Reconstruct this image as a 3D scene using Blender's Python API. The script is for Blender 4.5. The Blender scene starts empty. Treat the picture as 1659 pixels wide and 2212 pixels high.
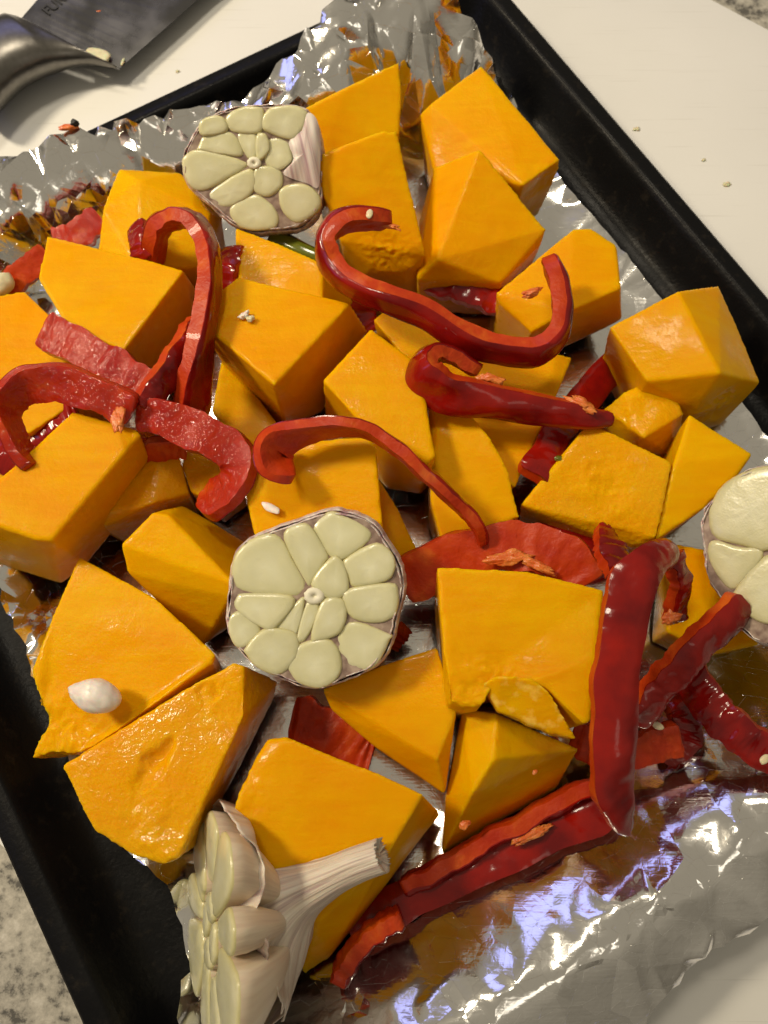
import bpy, bmesh, math, random
import numpy as np
from mathutils import Vector, Matrix, noise, geometry
from mathutils.bvhtree import BVHTree

# ------------------------------------------------------------------ camera
scn = bpy.context.scene
COL = scn.collection
W_, H_, FD, TH, CZ = 1659.0, 2212.0, 1901.0, math.radians(18.3), 0.33
CAM = Vector((0, 0, CZ))
UP = Vector((0, math.cos(TH), math.sin(TH)))
FW = Vector((0, math.sin(TH), -math.cos(TH)))
camd = bpy.data.cameras.new("camera")
cam = bpy.data.objects.new("camera", camd)
COL.objects.link(cam)
cam.location = CAM
cam.rotation_euler = (TH, 0, 0)
camd.sensor_fit = 'VERTICAL'
camd.sensor_height = 24.0
camd.lens = 24.0 * FD / H_
camd.clip_start = 0.01
camd.clip_end = 50
camd.dof.use_dof = True
camd.dof.focus_distance = 0.285
camd.dof.aperture_fstop = 12.0
scn.camera = cam

# ------------------------------------------------------------------ world and lamps
wd = bpy.data.worlds.new("World")
scn.world = wd
wd.use_nodes = True
wn, wl = wd.node_tree.nodes, wd.node_tree.links
bg = wn["Background"]
wtc = wn.new("ShaderNodeTexCoord")
wsx = wn.new("ShaderNodeSeparateXYZ")
wl.new(wtc.outputs["Generated"], wsx.inputs[0])
wr = wn.new("ShaderNodeValToRGB")            # dim walls below, a paler ceiling above
wr.color_ramp.elements[0].position = 0.0
wr.color_ramp.elements[0].color = (0.15, 0.127, 0.092, 1)
wr.color_ramp.elements[1].position = 0.55
wr.color_ramp.elements[1].color = (0.385, 0.335, 0.25, 1)
wl.new(wsx.outputs["Z"], wr.inputs[0])
wl.new(wr.outputs[0], bg.inputs[0])
bg.inputs[1].default_value = 0.80


def area(name, loc, target, size, size_y, power, col):
    l = bpy.data.lights.new(name, 'AREA')
    l.shape = 'RECTANGLE'
    l.size, l.size_y = size, size_y
    l.energy = power
    l.color = col
    o = bpy.data.objects.new(name, l)
    COL.objects.link(o)
    o.location = loc
    d = Vector(target) - Vector(loc)
    o.rotation_euler = d.to_track_quat('-Z', 'Y').to_euler()
    return o


def spot(name, loc, target, half, radius, power, col):
    l = bpy.data.lights.new(name, 'SPOT')
    l.spot_size = math.radians(half * 2)
    l.spot_blend = 1.0
    l.shadow_soft_size = radius
    l.energy = power
    l.color = col
    o = bpy.data.objects.new(name, l)
    COL.objects.link(o)
    o.location = loc
    o.rotation_euler = (Vector(target) - Vector(loc)).to_track_quat('-Z', 'Y').to_euler()
    return o


spot("ceiling_downlight", (-1.00, 0.40, 1.15), (-0.15, 0.20, 0.0), 18, 0.13, 75.0, (1.0, 0.85, 0.61))
spot("overhead_downlight", (-0.28, 0.72, 1.70), (0.05, 0.42, 0.0), 21, 0.15, 44.0, (1.0, 0.88, 0.68))
area("room_lamp", (0.85, -1.35, 1.95), (0.0, 0.25, 0.0), 0.55, 0.55, 1.3, (1.0, 0.90, 0.74))
area("window_light", (-0.50, 1.70, 1.08), (0.1, 0.0, 0.0), 0.80, 0.50, 2.0, (0.33, 0.37, 1.0))
area("side_window_light", (-1.75, -0.15, 0.75), (0.1, 0.2, 0.0), 0.55, 0.55, 1.6, (0.33, 0.37, 1.0))

scn.view_settings.view_transform = 'Standard'
scn.view_settings.look = 'None'
scn.view_settings.exposure = 0.0
scn.view_settings.gamma = 1.0
scn.cycles.max_bounces = 7
scn.cycles.caustics_reflective = False
scn.cycles.caustics_refractive = False
scn.cycles.sample_clamp_indirect = 4.0
try:
    scn.cycles.use_denoising = True
except Exception:
    pass

rng = random.Random(7)


# ------------------------------------------------------------------ helpers
def ray(x, y):
    return Vector((x - W_ / 2, 0, 0)) + UP * (H_ / 2 - y) + FW * FD


def P(x, y, z):
    """the point at height z that a sight line through the photo meets"""
    r = ray(x, y)
    t = (z - CZ) / r.z
    return CAM + r * t


def link(name, me, parent=None, mats=()):
    o = bpy.data.objects.new(name, me)
    COL.objects.link(o)
    for m in mats:
        me.materials.append(m)
    if parent is not None:
        o.parent = parent
        o.matrix_parent_inverse = Matrix.Translation(-parent.location)
    return o


def empty(name, loc):
    o = bpy.data.objects.new(name, None)
    COL.objects.link(o)
    o.location = loc
    o.empty_display_size = 0.01
    return o


def tag(o, label, cat, group=None, kind=None):
    if label:
        o["label"] = label
    if cat:
        o["category"] = cat
    if group:
        o["group"] = group
    if kind:
        o["kind"] = kind
    return o


def mesh_from(verts, faces, smooth=True):
    me = bpy.data.meshes.new("m")
    me.from_pydata([tuple(v) for v in verts], [], faces)
    bm = bmesh.new()
    bm.from_mesh(me)
    bmesh.ops.recalc_face_normals(bm, faces=bm.faces)
    bm.to_mesh(me)
    bm.free()
    if smooth:
        me.polygons.foreach_set("use_smooth", [True] * len(me.polygons))
    me.update()
    return me


def voxelize(me, voxel, it=3):
    o = bpy.data.objects.new("t", me)
    COL.objects.link(o)
    m = o.modifiers.new("r", 'REMESH')
    m.mode = 'VOXEL'
    m.voxel_size = voxel
    m.use_smooth_shade = True
    if it:
        s = o.modifiers.new("s", 'SMOOTH')
        s.factor = 0.5
        s.iterations = it
    dg = bpy.context.evaluated_depsgraph_get()
    ev = o.evaluated_get(dg)
    out = bpy.data.meshes.new_from_object(ev)
    bpy.data.objects.remove(o)
    return out


def catmull(pts, n, closed=False):
    pts = [np.array(p, float) for p in pts]
    m = len(pts)
    out = []
    segs = m if closed else m - 1
    for i in range(n):
        t = i / n * segs if closed else i / (n - 1) * segs
        k = min(int(t), segs - 1)
        f = t - k
        g = lambda j: pts[j % m] if closed else pts[max(0, min(m - 1, j))]
        p0, p1, p2, p3 = g(k - 1), g(k), g(k + 1), g(k + 2)
        out.append(0.5 * ((2 * p1) + (-p0 + p2) * f + (2 * p0 - 5 * p1 + 4 * p2 - p3) * f * f + (-p0 + 3 * p1 - 3 * p2 + p3) * f ** 3))
    return out


# ------------------------------------------------------------------ materials
def mat(name):
    m = bpy.data.materials.new(name)
    m.use_nodes = True
    return m, m.node_tree.nodes, m.node_tree.links, m.node_tree.nodes["Principled BSDF"]


def nnoise(n, l, coord, scale, detail=3.0, rough=0.5, dist=0.0):
    t = n.new("ShaderNodeTexNoise")
    t.inputs["Scale"].default_value = scale
    t.inputs["Detail"].default_value = detail
    t.inputs["Roughness"].default_value = rough
    t.inputs["Distortion"].default_value = dist
    if coord is not None:
        l.new(coord, t.inputs["Vector"])
    return t.outputs["Fac"]


def ramp(n, l, fac, stops):
    r = n.new("ShaderNodeValToRGB")
    e = r.color_ramp.elements
    while len(e) < len(stops):
        e.new(0.5)
    for i, (p, c) in enumerate(stops):
        e[i].position = p
        e[i].color = c if len(c) == 4 else (*c, 1)
    l.new(fac, r.inputs[0])
    return r.outputs[0]


def mix(n, l, fac, a, b, mode='MIX'):
    m = n.new("ShaderNodeMix")
    m.data_type = 'RGBA'
    m.blend_type = mode
    if isinstance(fac, float):
        m.inputs[0].default_value = fac
    else:
        l.new(fac, m.inputs[0])
    for k, v in ((6, a), (7, b)):
        if isinstance(v, tuple):
            m.inputs[k].default_value = v if len(v) == 4 else (*v, 1)
        else:
            l.new(v, m.inputs[k])
    return m.outputs[2]


def bump(n, l, h, bsdf, strength, dist, prev=None, inp="Normal"):
    b = n.new("ShaderNodeBump")
    b.inputs["Strength"].default_value = strength
    b.inputs["Distance"].default_value = dist
    l.new(h, b.inputs["Height"])
    if prev is not None:
        l.new(prev, b.inputs["Normal"])
    l.new(b.outputs[0], bsdf.inputs[inp])
    return b.outputs[0]


def gcoord(n):
    return n.new("ShaderNodeTexCoord").outputs["Object"]


def offset_by_random(n, l, c):
    oi = n.new("ShaderNodeObjectInfo")
    a = n.new("ShaderNodeVectorMath")
    a.operation = 'ADD'
    s = n.new("ShaderNodeVectorMath")
    s.operation = 'SCALE'
    cb = n.new("ShaderNodeCombineXYZ")
    for i in range(3):
        l.new(oi.outputs["Random"], cb.inputs[i])
    l.new(cb.outputs[0], s.inputs[0])
    s.inputs["Scale"].default_value = 3.7
    l.new(c, a.inputs[0])
    l.new(s.outputs[0], a.inputs[1])
    return a.outputs[0], oi.outputs["Random"]


def squash_material(name, torn=False, oily=False):
    m, n, l, b = mat(name)
    c, rnd = offset_by_random(n, l, gcoord(n))
    big = nnoise(n, l, c, 26, 3, 0.5, 0.6)
    st = n.new("ShaderNodeMapping")
    st.inputs["Scale"].default_value = (40, 260, 130)
    st.inputs["Rotation"].default_value = (0.4, 0.3, 0.7)
    l.new(c, st.inputs[0])
    fib = nnoise(n, l, st.outputs[0], 1.0, 4, 0.6, 0.3)
    base = ramp(n, l, big, [(0.28, (0.75, 0.25, 0.0001)), (0.50, (0.79, 0.375, 0.0001)), (0.72, (0.80, 0.50, 0.0002))])
    base = mix(n, l, 0.38, base, ramp(n, l, fib, [(0.3, (0.68, 0.22, 0.0001)), (0.7, (0.765, 0.45, 0.0002))]))
    tint = ramp(n, l, rnd, [(0.0, (0.735, 0.30, 0.0001)), (0.5, (0.75, 0.36, 0.0001)), (1.0, (0.755, 0.43, 0.0001))])
    base = mix(n, l, 0.40, base, tint)
    ge = n.new('ShaderNodeNewGeometry')
    base = mix(n, l, ramp(n, l, ge.outputs['Pointiness'], [(0.51, (0, 0, 0)), (0.58, (0.6,) * 3)]), base, (0.77, 0.47, 0.0005))
    if torn:
        base = mix(n, l, ramp(n, l, nnoise(n, l, c, 260, 3), [(0.50, (0, 0, 0)), (0.72, (0.8,) * 3)]), base, (0.92, 0.58, 0.10))
    l.new(base, b.inputs["Base Color"])
    b.inputs["Subsurface Weight"].default_value = 0.5
    b.inputs["Subsurface Radius"].default_value = (1.0, 0.45, 0.05)
    b.inputs["Subsurface Scale"].default_value = 0.005
    wet = nnoise(n, l, c, 60, 2, 0.5)
    rr = ramp(n, l, wet, [(0.36, (0.24,) * 3), (0.62, (0.48,) * 3)])
    l.new(rr, b.inputs["Roughness"])
    b.inputs["Specular IOR Level"].default_value = 0.06
    cw = ramp(n, l, wet, [(0.40, (0.42,) * 3), (0.60, (0.0,) * 3)]) if oily else ramp(n, l, wet, [(0.36, (0.14,) * 3), (0.48, (0.0,) * 3)])
    l.new(cw, b.inputs["Coat Weight"])
    b.inputs["Coat Roughness"].default_value = 0.10
    gl = nnoise(n, l, c, 700, 2, 0.5)
    fine = nnoise(n, l, c, 900 if not torn else 500, 4, 0.65)
    km = n.new("ShaderNodeMapping")
    km.inputs["Scale"].default_value = (35, 900, 35)
    km.inputs["Rotation"].default_value = (0.9, 0.2, 1.1)
    l.new(c, km.inputs[0])
    kn = nnoise(n, l, km.outputs[0], 1.0, 3, 0.5, 0.2)
    p = bump(n, l, kn, b, 0.06, 0.0006)
    p = bump(n, l, fib, b, 0.12, 0.0009, p)
    p = bump(n, l, gl, b, 0.42 if oily else 0.20, 0.0008 if oily else 0.0006, p)
    l.new(p, b.inputs['Coat Normal'])
    bump(n, l, fine, b, 0.06 if not torn else 0.3, 0.0006, p)
    return m


M = {}
M['squash'] = squash_material("squash_flesh")
M['squash_wet'] = squash_material("squash_flesh_oily", False, True)
M['torn'] = squash_material("torn_squash", True)


def skin_mat():
    m, n, l, b = mat("pepper_skin")
    c, rnd = offset_by_random(n, l, gcoord(n))
    a = nnoise(n, l, c, 70, 3)
    col = ramp(n, l, a, [(0.3, (0.14, 0.0030, 0.004)), (0.7, (0.33, 0.008, 0.003))])
    l.new(col, b.inputs["Base Color"])
    b.inputs["Roughness"].default_value = 0.16
    b.inputs["Specular IOR Level"].default_value = 0.32
    b.inputs["Coat Weight"].default_value = 0.18
    b.inputs["Coat Roughness"].default_value = 0.05
    p = bump(n, l, nnoise(n, l, c, 130, 2), b, 0.18, 0.002)
    bump(n, l, nnoise(n, l, c, 900, 3), b, 0.08, 0.0005, p)
    return m


def flesh_mat(name, wet):
    m, n, l, b = mat(name)
    c, rnd = offset_by_random(n, l, gcoord(n))
    a = nnoise(n, l, c, 90, 4, 0.6)
    col = ramp(n, l, a, [(0.3, (0.38, 0.020, 0.003)), (0.55, (0.48, 0.045, 0.004)), (0.80, (0.64, 0.14, 0.012))])
    l.new(col, b.inputs["Base Color"])
    if wet:
        l.new(ramp(n, l, a, [(0.3, (0.33, 0.009, 0.002)), (0.60, (0.43, 0.026, 0.002)), (0.85, (0.60, 0.12, 0.008))]), b.inputs["Base Color"])
    b.inputs["Roughness"].default_value = 0.30 if wet else 0.42
    b.inputs["Specular IOR Level"].default_value = 0.25
    b.inputs["Coat Weight"].default_value = 0.75 if wet else 0.10
    b.inputs["Coat Roughness"].default_value = 0.05
    v = n.new("ShaderNodeTexVoronoi")
    v.inputs["Scale"].default_value = 430
    wv = n.new("ShaderNodeTexNoise")
    wv.inputs["Scale"].default_value = 300
    l.new(c, wv.inputs["Vector"])
    wa = n.new("ShaderNodeVectorMath")
    wa.operation = 'MULTIPLY_ADD'
    l.new(wv.outputs["Color"], wa.inputs[0])
    wa.inputs[1].default_value = (0.006, 0.006, 0.006)
    l.new(c, wa.inputs[2])
    l.new(wa.outputs[0], v.inputs["Vector"])
    p = bump(n, l, nnoise(n, l, c, 240, 4, 0.6, 0.6), b, 0.15 if wet else 0.20, 0.0024)
    if wet:
        p = bump(n, l, nnoise(n, l, c, 260, 3, 0.55, 1.0), b, 0.7, 0.0026, None, "Coat Normal")
        p = bump(n, l, v.outputs["Distance"], b, 0.5, 0.0012, p, "Coat Normal")
        b.inputs["Specular IOR Level"].default_value = 0.08
        b.inputs["Subsurface Weight"].default_value = 0.25
        b.inputs["Subsurface Radius"].default_value = (1, 0.2, 0.05)
        b.inputs["Subsurface Scale"].default_value = 0.003
    else:
        bump(n, l, v.outputs["Distance"], b, 0.08, 0.0013, p)
    return m


M['skin'] = skin_mat()
M['flesh'] = flesh_mat("pepper_flesh", False)
M['wet'] = flesh_mat("pepper_inner_wet", True)
m, n, l, b = mat("pepper_rib")
c = gcoord(n)
l.new(ramp(n, l, nnoise(n, l, c, 250, 3), [(0.3, (0.58, 0.09, 0.012)), (0.7, (0.76, 0.27, 0.06))]), b.inputs["Base Color"])
b.inputs["Roughness"].default_value = 0.3
b.inputs["Subsurface Weight"].default_value = 0.3
b.inputs["Subsurface Scale"].default_value = 0.002
bump(n, l, nnoise(n, l, c, 500, 3), b, 0.5, 0.001)
M['rib'] = m

# garlic
m, n, l, b = mat("garlic_cut")
c, rnd = offset_by_random(n, l, gcoord(n))
gc = ramp(n, l, nnoise(n, l, c, 120, 3), [(0.3, (0.58, 0.555, 0.31)), (0.6, (0.65, 0.62, 0.37)), (0.8, (0.74, 0.71, 0.47))])
gu = n.new("ShaderNodeUVMap")
gu.uv_map = "UVMap"
gs_ = n.new("ShaderNodeSeparateXYZ")
l.new(gu.outputs[0], gs_.inputs[0])
gc = mix(n, l, ramp(n, l, gs_.outputs["Y"], [(0.0, (0.75,) * 3), (0.16, (0.25,) * 3), (0.30, (0, 0, 0))]), gc, (0.76, 0.75, 0.54))
gc = mix(n, l, ramp(n, l, gs_.outputs["Y"], [(0.27, (0, 0, 0)), (0.44, (0.6,) * 3)]), gc, (0.56, 0.50, 0.22))
l.new(gc, b.inputs["Base Color"])
b.inputs["Subsurface Weight"].default_value = 0.35
b.inputs["Subsurface Radius"].default_value = (1, 0.9, 0.5)
b.inputs["Subsurface Scale"].default_value = 0.003
b.inputs["Roughness"].default_value = 0.28
b.inputs["Coat Weight"].default_value = 0.35
b.inputs["Coat Roughness"].default_value = 0.15
p = bump(n, l, nnoise(n, l, c, 260, 4, 0.6), b, 0.12, 0.0012)
bump(n, l, nnoise(n, l, c, 1400, 2), b, 0.12, 0.0004, p)
M['gcut'] = m


def paper(name, ca, cb, cc, scale, streak=True):
    m, n, l, b = mat(name)
    uv = n.new("ShaderNodeUVMap")
    uv.uv_map = "UVMap"
    mp = n.new("ShaderNodeMapping")
    mp.inputs["Scale"].default_value = scale
    l.new(uv.outputs[0], mp.inputs[0])
    s = nnoise(n, l, mp.outputs[0], 1.0, 4, 0.62, 0.4)
    col = ramp(n, l, s, [(0.33, ca), (0.52, cb), (0.70, cc)])
    l.new(col, b.inputs["Base Color"])
    b.inputs["Roughness"].default_value = 0.42
    b.inputs["Specular IOR Level"].default_value = 0.35
    b.inputs["Subsurface Weight"].default_value = 0.15
    b.inputs["Subsurface Scale"].default_value = 0.001
    bump(n, l, s, b, 0.55, 0.0009)
    return m


M['paper'] = paper("garlic_paper_purple", (0.34, 0.20, 0.23), (0.66, 0.56, 0.52), (0.83, 0.77, 0.70), (52, 1.3, 1))
M['paperw'] = paper("garlic_paper_white", (0.36, 0.26, 0.24), (0.66, 0.57, 0.47), (0.80, 0.74, 0.64), (34, 1.1, 1))
M['gskin'] = paper("clove_skin", (0.56, 0.43, 0.31), (0.72, 0.60, 0.45), (0.80, 0.71, 0.54), (9, 1.0, 1))
m, n, l, b = mat("clove_membrane")
c = gcoord(n)
l.new(ramp(n, l, nnoise(n, l, c, 300, 4), [(0.35, (0.16, 0.095, 0.075)), (0.7, (0.42, 0.32, 0.25))]), b.inputs["Base Color"])
b.inputs["Roughness"].default_value = 0.6
M['memb'] = m
m, n, l, b = mat("garlic_core")
b.inputs["Base Color"].default_value = (0.78, 0.74, 0.58, 1)
b.inputs["Roughness"].default_value = 0.5
M['core'] = m

# foil
m, n, l, b = mat("aluminium_foil")
c = gcoord(n)
b.inputs["Base Color"].default_value = (0.86, 0.855, 0.84, 1)
b.inputs["Metallic"].default_value = 1.0
l.new(ramp(n, l, nnoise(n, l, c, 60, 3), [(0.3, (0.10,) * 3), (0.7, (0.18,) * 3)]), b.inputs["Roughness"])
mp = n.new("ShaderNodeMapping")
mp.inputs["Scale"].default_value = (60, 900, 60)
mp.inputs["Rotation"].default_value = (0, 0, math.radians(-58))
l.new(c, mp.inputs[0])
p = bump(n, l, nnoise(n, l, mp.outputs[0], 1.0, 2), b, 0.10, 0.0004)
cr = n.new("ShaderNodeAttribute")
cr.attribute_name = "crush"


def facets(scale, strength, prev, gain):
    # flat facets with sharp creases: every cell tilts its own way
    vo = n.new("ShaderNodeTexVoronoi")
    vo.inputs["Scale"].default_value = scale
    vo.inputs["Randomness"].default_value = 1.0
    l.new(c, vo.inputs["Vector"])
    df = n.new("ShaderNodeVectorMath")
    df.operation = 'SUBTRACT'
    l.new(c, df.inputs[0])
    l.new(vo.outputs["Position"], df.inputs[1])
    ct = n.new("ShaderNodeVectorMath")
    ct.operation = 'SUBTRACT'
    l.new(vo.outputs["Color"], ct.inputs[0])
    ct.inputs[1].default_value = (0.5, 0.5, 0.5)
    dt = n.new("ShaderNodeVectorMath")
    dt.operation = 'DOT_PRODUCT'
    l.new(df.outputs[0], dt.inputs[0])
    l.new(ct.outputs[0], dt.inputs[1])
    ml = n.new("ShaderNodeMath")
    ml.operation = 'MULTIPLY'
    l.new(dt.outputs["Value"], ml.inputs[0])
    l.new(cr.outputs["Fac"], ml.inputs[1])
    return bump(n, l, ml.outputs[0], b, strength, gain, prev)


p = facets(58, 1.0, p, 0.42)
p = facets(170, 1.0, p, 0.22)
p = bump(n, l, nnoise(n, l, c, 330, 2, 0.5, 1.2), b, 0.05, 0.0010, p)
M['foil'] = m

# tray
m, n, l, b = mat("black_enamel")
c = gcoord(n)
l.new(ramp(n, l, nnoise(n, l, c, 160, 6, 0.72), [(0.55, (0.0055, 0.0055, 0.006)), (0.72, (0.018, 0.015, 0.012)), (0.80, (0.05, 0.042, 0.034))]), b.inputs["Base Color"])
l.new(ramp(n, l, nnoise(n, l, c, 45, 4), [(0.3, (0.26,) * 3), (0.7, (0.45,) * 3)]), b.inputs["Roughness"])
b.inputs["Specular IOR Level"].default_value = 0.45
p = bump(n, l, nnoise(n, l, c, 700, 3), b, 0.22, 0.0006)
bump(n, l, nnoise(n, l, c, 90, 3), b, 0.12, 0.002, p)
b.inputs['Specular IOR Level'].default_value = 0.10
M['tray'] = m

m, n, l, b = mat("white_board")
c = gcoord(n)
base = ramp(n, l, nnoise(n, l, c, 9, 4), [(0.3, (0.73, 0.725, 0.70)), (0.7, (0.79, 0.785, 0.765))])
base = mix(n, l, ramp(n, l, nnoise(n, l, c, 260, 5, 0.7), [(0.68, (0, 0, 0)), (0.80, (0.35,) * 3)]), base, (0.60, 0.56, 0.46))
l.new(base, b.inputs["Base Color"])
b.inputs["Roughness"].default_value = 0.5
b.inputs["Specular IOR Level"].default_value = 0.3
sc = []
for ang_, k_ in ((0.5, 1.0), (1.15, 1.7), (-0.3, 1.3)):
    mp = n.new("ShaderNodeMapping")
    mp.inputs["Scale"].default_value = (14 * k_, 620 * k_, 10)
    mp.inputs["Rotation"].default_value = (0, 0, ang_)
    l.new(c, mp.inputs[0])
    sc.append(ramp(n, l, nnoise(n, l, mp.outputs[0], 1.0, 1, 0.4), [(0.70, (0, 0, 0)), (0.78, (0.5,) * 3)]))
for q_ in sc:
    base = mix(n, l, q_, base, (0.60, 0.585, 0.55))
l.new(base, b.inputs["Base Color"])
p = bump(n, l, sc[0], b, 0.25, -0.0003)
bump(n, l, nnoise(n, l, c, 500, 3), b, 0.1, 0.0006, p)
M['board'] = m

m, n, l, b = mat("granite")
c = gcoord(n)
a = ramp(n, l, nnoise(n, l, c, 170, 5, 0.7), [(0.36, (0.10, 0.095, 0.085)), (0.46, (0.36, 0.34, 0.29)), (0.6, (0.52, 0.49, 0.42)), (0.72, (0.64, 0.61, 0.54))])
v = n.new("ShaderNodeTexVoronoi")
v.inputs["Scale"].default_value = 210
l.new(c, v.inputs["Vector"])
a = mix(n, l, ramp(n, l, v.outputs["Distance"], [(0.08, (0.55,) * 3), (0.22, (0, 0, 0))]), a, (0.10, 0.09, 0.08))
l.new(a, b.inputs["Base Color"])
b.inputs["Roughness"].default_value = 0.3
M['granite'] = m


def simple(name, col, rough, metal=0.0, bs=None, sss=0.0):
    m, n, l, b = mat(name)
    c = gcoord(n)
    k = 0.8
    l.new(ramp(n, l, nnoise(n, l, c, 400, 3), [(0.3, tuple(x * k for x in col)), (0.7, col)]), b.inputs["Base Color"])
    b.inputs["Roughness"].default_value = rough
    b.inputs["Metallic"].default_value = metal
    if sss:
        b.inputs["Subsurface Weight"].default_value = sss
        b.inputs["Subsurface Scale"].default_value = 0.002
    if bs:
        bump(n, l, nnoise(n, l, c, bs, 3), b, 0.3, 0.0008)
    return m


m, n, l, b = mat("blade_steel")
c = gcoord(n)
b.inputs["Base Color"].default_value = (0.15, 0.147, 0.145, 1)
b.inputs["Metallic"].default_value = 1.0
l.new(ramp(n, l, nnoise(n, l, c, 70, 4), [(0.35, (0.20,) * 3), (0.7, (0.36,) * 3)]), b.inputs["Roughness"])
bump(n, l, nnoise(n, l, c, 120, 3), b, 0.06, 0.001)
M['blade'] = m
M['handle'] = simple("handle_steel", (0.20, 0.19, 0.175), 0.32, 1.0, 60)
M['ink'] = simple("etched_print", (0.02, 0.02, 0.02), 0.5)
M['pale'] = simple("garlic_bit", (0.72, 0.68, 0.44), 0.4, 0, 300, 0.3)
M['clove_white'] = simple("clove_white", (0.86, 0.79, 0.72), 0.35, 0, 150, 0.4)
M['green'] = simple("olive_green", (0.13, 0.15, 0.012), 0.15, 0, 80, 0.2)
M['char'] = simple("char_black", (0.01, 0.009, 0.008), 0.5, 0, 500)
M['seed'] = simple("pepper_seed", (0.80, 0.70, 0.45), 0.35, 0, 300, 0.2)

# ------------------------------------------------------------------ counter, board
TRA = math.radians(31.5)
TV = Vector((math.cos(TRA), math.sin(TRA), 0))      # across the tray
TU = Vector((-math.sin(TRA), math.cos(TRA), 0))     # along the tray
BZ = -0.004
me = mesh_from([(-3, -3, -0.02), (3, -3, -0.02), (3, 3, -0.02), (-3, 3, -0.02)], [(0, 1, 2, 3)], False)
tag(link("countertop", me, None, [M['granite']]), "speckled grey stone countertop under the white board", "countertop", kind="structure")

bd = Vector((math.cos(math.radians(-37)), math.sin(math.radians(-37)), 0))
bn = Vector((-bd.y, bd.x, 0))
bm = bmesh.new()
lo, hi = -0.094, 0.402
vs = [bm.verts.new(bd * a + bn * b_ + Vector((0, 0, z))) for z in (-0.0195, BZ) for a, b_ in ((-0.75, lo), (0.75, lo), (0.75, hi), (-0.75, hi))]
for f in ((0, 1, 2, 3), (4, 5, 6, 7), (0, 1, 5, 4), (1, 2, 6, 5), (2, 3, 7, 6), (3, 0, 4, 7)):
    bm.faces.new([vs[i] for i in f])
bmesh.ops.recalc_face_normals(bm, faces=bm.faces)
bmesh.ops.bevel(bm, geom=list(bm.edges), offset=0.003, segments=3, affect='EDGES')
me = bpy.data.meshes.new("b")
bm.to_mesh(me)
bm.free()
tag(link("cutting_board", me, None, [M['board']]), "large white cutting board under the black tray and the knife", "cutting board")

# ------------------------------------------------------------------ tray
V0, V1, U0, U1 = -0.115, 0.235, -0.0655, 0.305


def rrect(off, rad, z, k=8):
    out = []
    x0, x1, y0, y1 = V0 + off, V1 - off, U0 + off, U1 - off
    r = max(rad - off * 0.6, 0.006)
    for cx, cy, a0 in ((x1 - r, y1 - r, 0), (x0 + r, y1 - r, 90), (x0 + r, y0 + r, 180), (x1 - r, y0 + r, 270)):
        for i in range(k + 1):
            a = math.radians(a0 + 90 * i / k)
            v, u = cx + r * math.cos(a), cy + r * math.sin(a)
            out.append(TV * v + TU * u + Vector((0, 0, z)))
    return out


prof = [(0.016, 0.0), (0.010, 0.008), (0.0045, 0.0145), (0.001, 0.0148), (0.0, 0.016), (0.0003, 0.0178), (0.0016, 0.0188), (0.0055, 0.0192), (0.0075, 0.0196), (0.0090, 0.0188),
        (0.0105, 0.0160), (0.0150, 0.0075), (0.0185, 0.0022), (0.0215, 0.0003), (0.026, -0.0006)]
verts, faces = [], []
for off, z in prof:
    verts += rrect(off, 0.028, z)
R = 36
for i in range(len(prof) - 1):
    for j in range(R):
        faces.append((i * R + j, i * R + (j + 1) % R, (i + 1) * R + (j + 1) % R, (i + 1) * R + j))
faces.append(tuple(range((len(prof) - 1) * R, len(prof) * R)))
b0 = len(verts)
verts += rrect(0.018, 0.028, -0.0035)
for j in range(R):
    faces.append((j, (j + 1) % R, b0 + (j + 1) % R, b0 + j))
faces.append(tuple(range(b0 + R - 1, b0 - 1, -1)))
tray_me = mesh_from(verts, faces)
tag(link("baking_tray", tray_me, None, [M['tray']]), "black enamelled baking tray with rolled rim on the white board", "baking tray")

# ------------------------------------------------------------------ foil
FB = [(-130, 425, .030, .03), (-60, 375, .030, .03), (0, 345, .030, .03), (60, 318, .031, .03), (110, 300, .032, .03), (150, 275, .033, .03), (215, 277, .031, .03), (300, 268, .030, .03),
      (350, 245, .030, .03), (410, 235, .029, .03), (470, 228, .028, .03), (520, 208, .030, .03), (545, 185, .032, .032), (572, 178, .034, .034), (610, 130, .040, .04), (650, 88, .046, .045),
      (690, 40, .050, .05), (740, -20, .055, .05), (830, -60, .058, .05), (930, -60, .055, .05), (985, 0, .050, .045), (1020, 40, .046, .045), (1045, 80, .040, .04), (1062, 120, .034, .035),
      (1074, 158, .026, .03), (1086, 190, .014, .02), (1105, 225, .006, .012), (1210, 385, .004, .008), (1320, 510, .004, .008), (1430, 645, .004, .008), (1550, 800, .004, .008), (1659, 945, .004, .008),
      (1790, 1140, .004, .01), (1880, 1290, .004, .01), (1900, 1560, .006, .008), (1800, 1770, .006, .004), (1720, 1880, .005, .003), (1659, 1935, .006, .003), (1600, 1985, .006, .003), (1485, 2050, .006, .003), (1415, 2116, .005, .003),
      (1382, 2155, .004, .003), (1365, 2212, .003, .003), (1330, 2330, .002, .003), (1200, 2440, .002, .003), (1000, 2560, .001, .003), (700, 2600, .001, .003), (480, 2440, .005, .01), (392, 2230, .012, .012),
      (388, 2150, .014, .012), (412, 2080, .006, .01), (395, 2000, .007, .01), (370, 1930, .010, .012), (338, 1893, .008, .010), (290, 1850, .004, .01), (200, 1760, .003, .01), (150, 1650, .003, .01),
      (110, 1560, .003, .01), (66, 1440, .010, .014), (32, 1360, .013, .016), (0, 1272, .015, .018), (-80, 1080, .017, .02), (-150, 800, .022, .03)]
bpts = []
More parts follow.
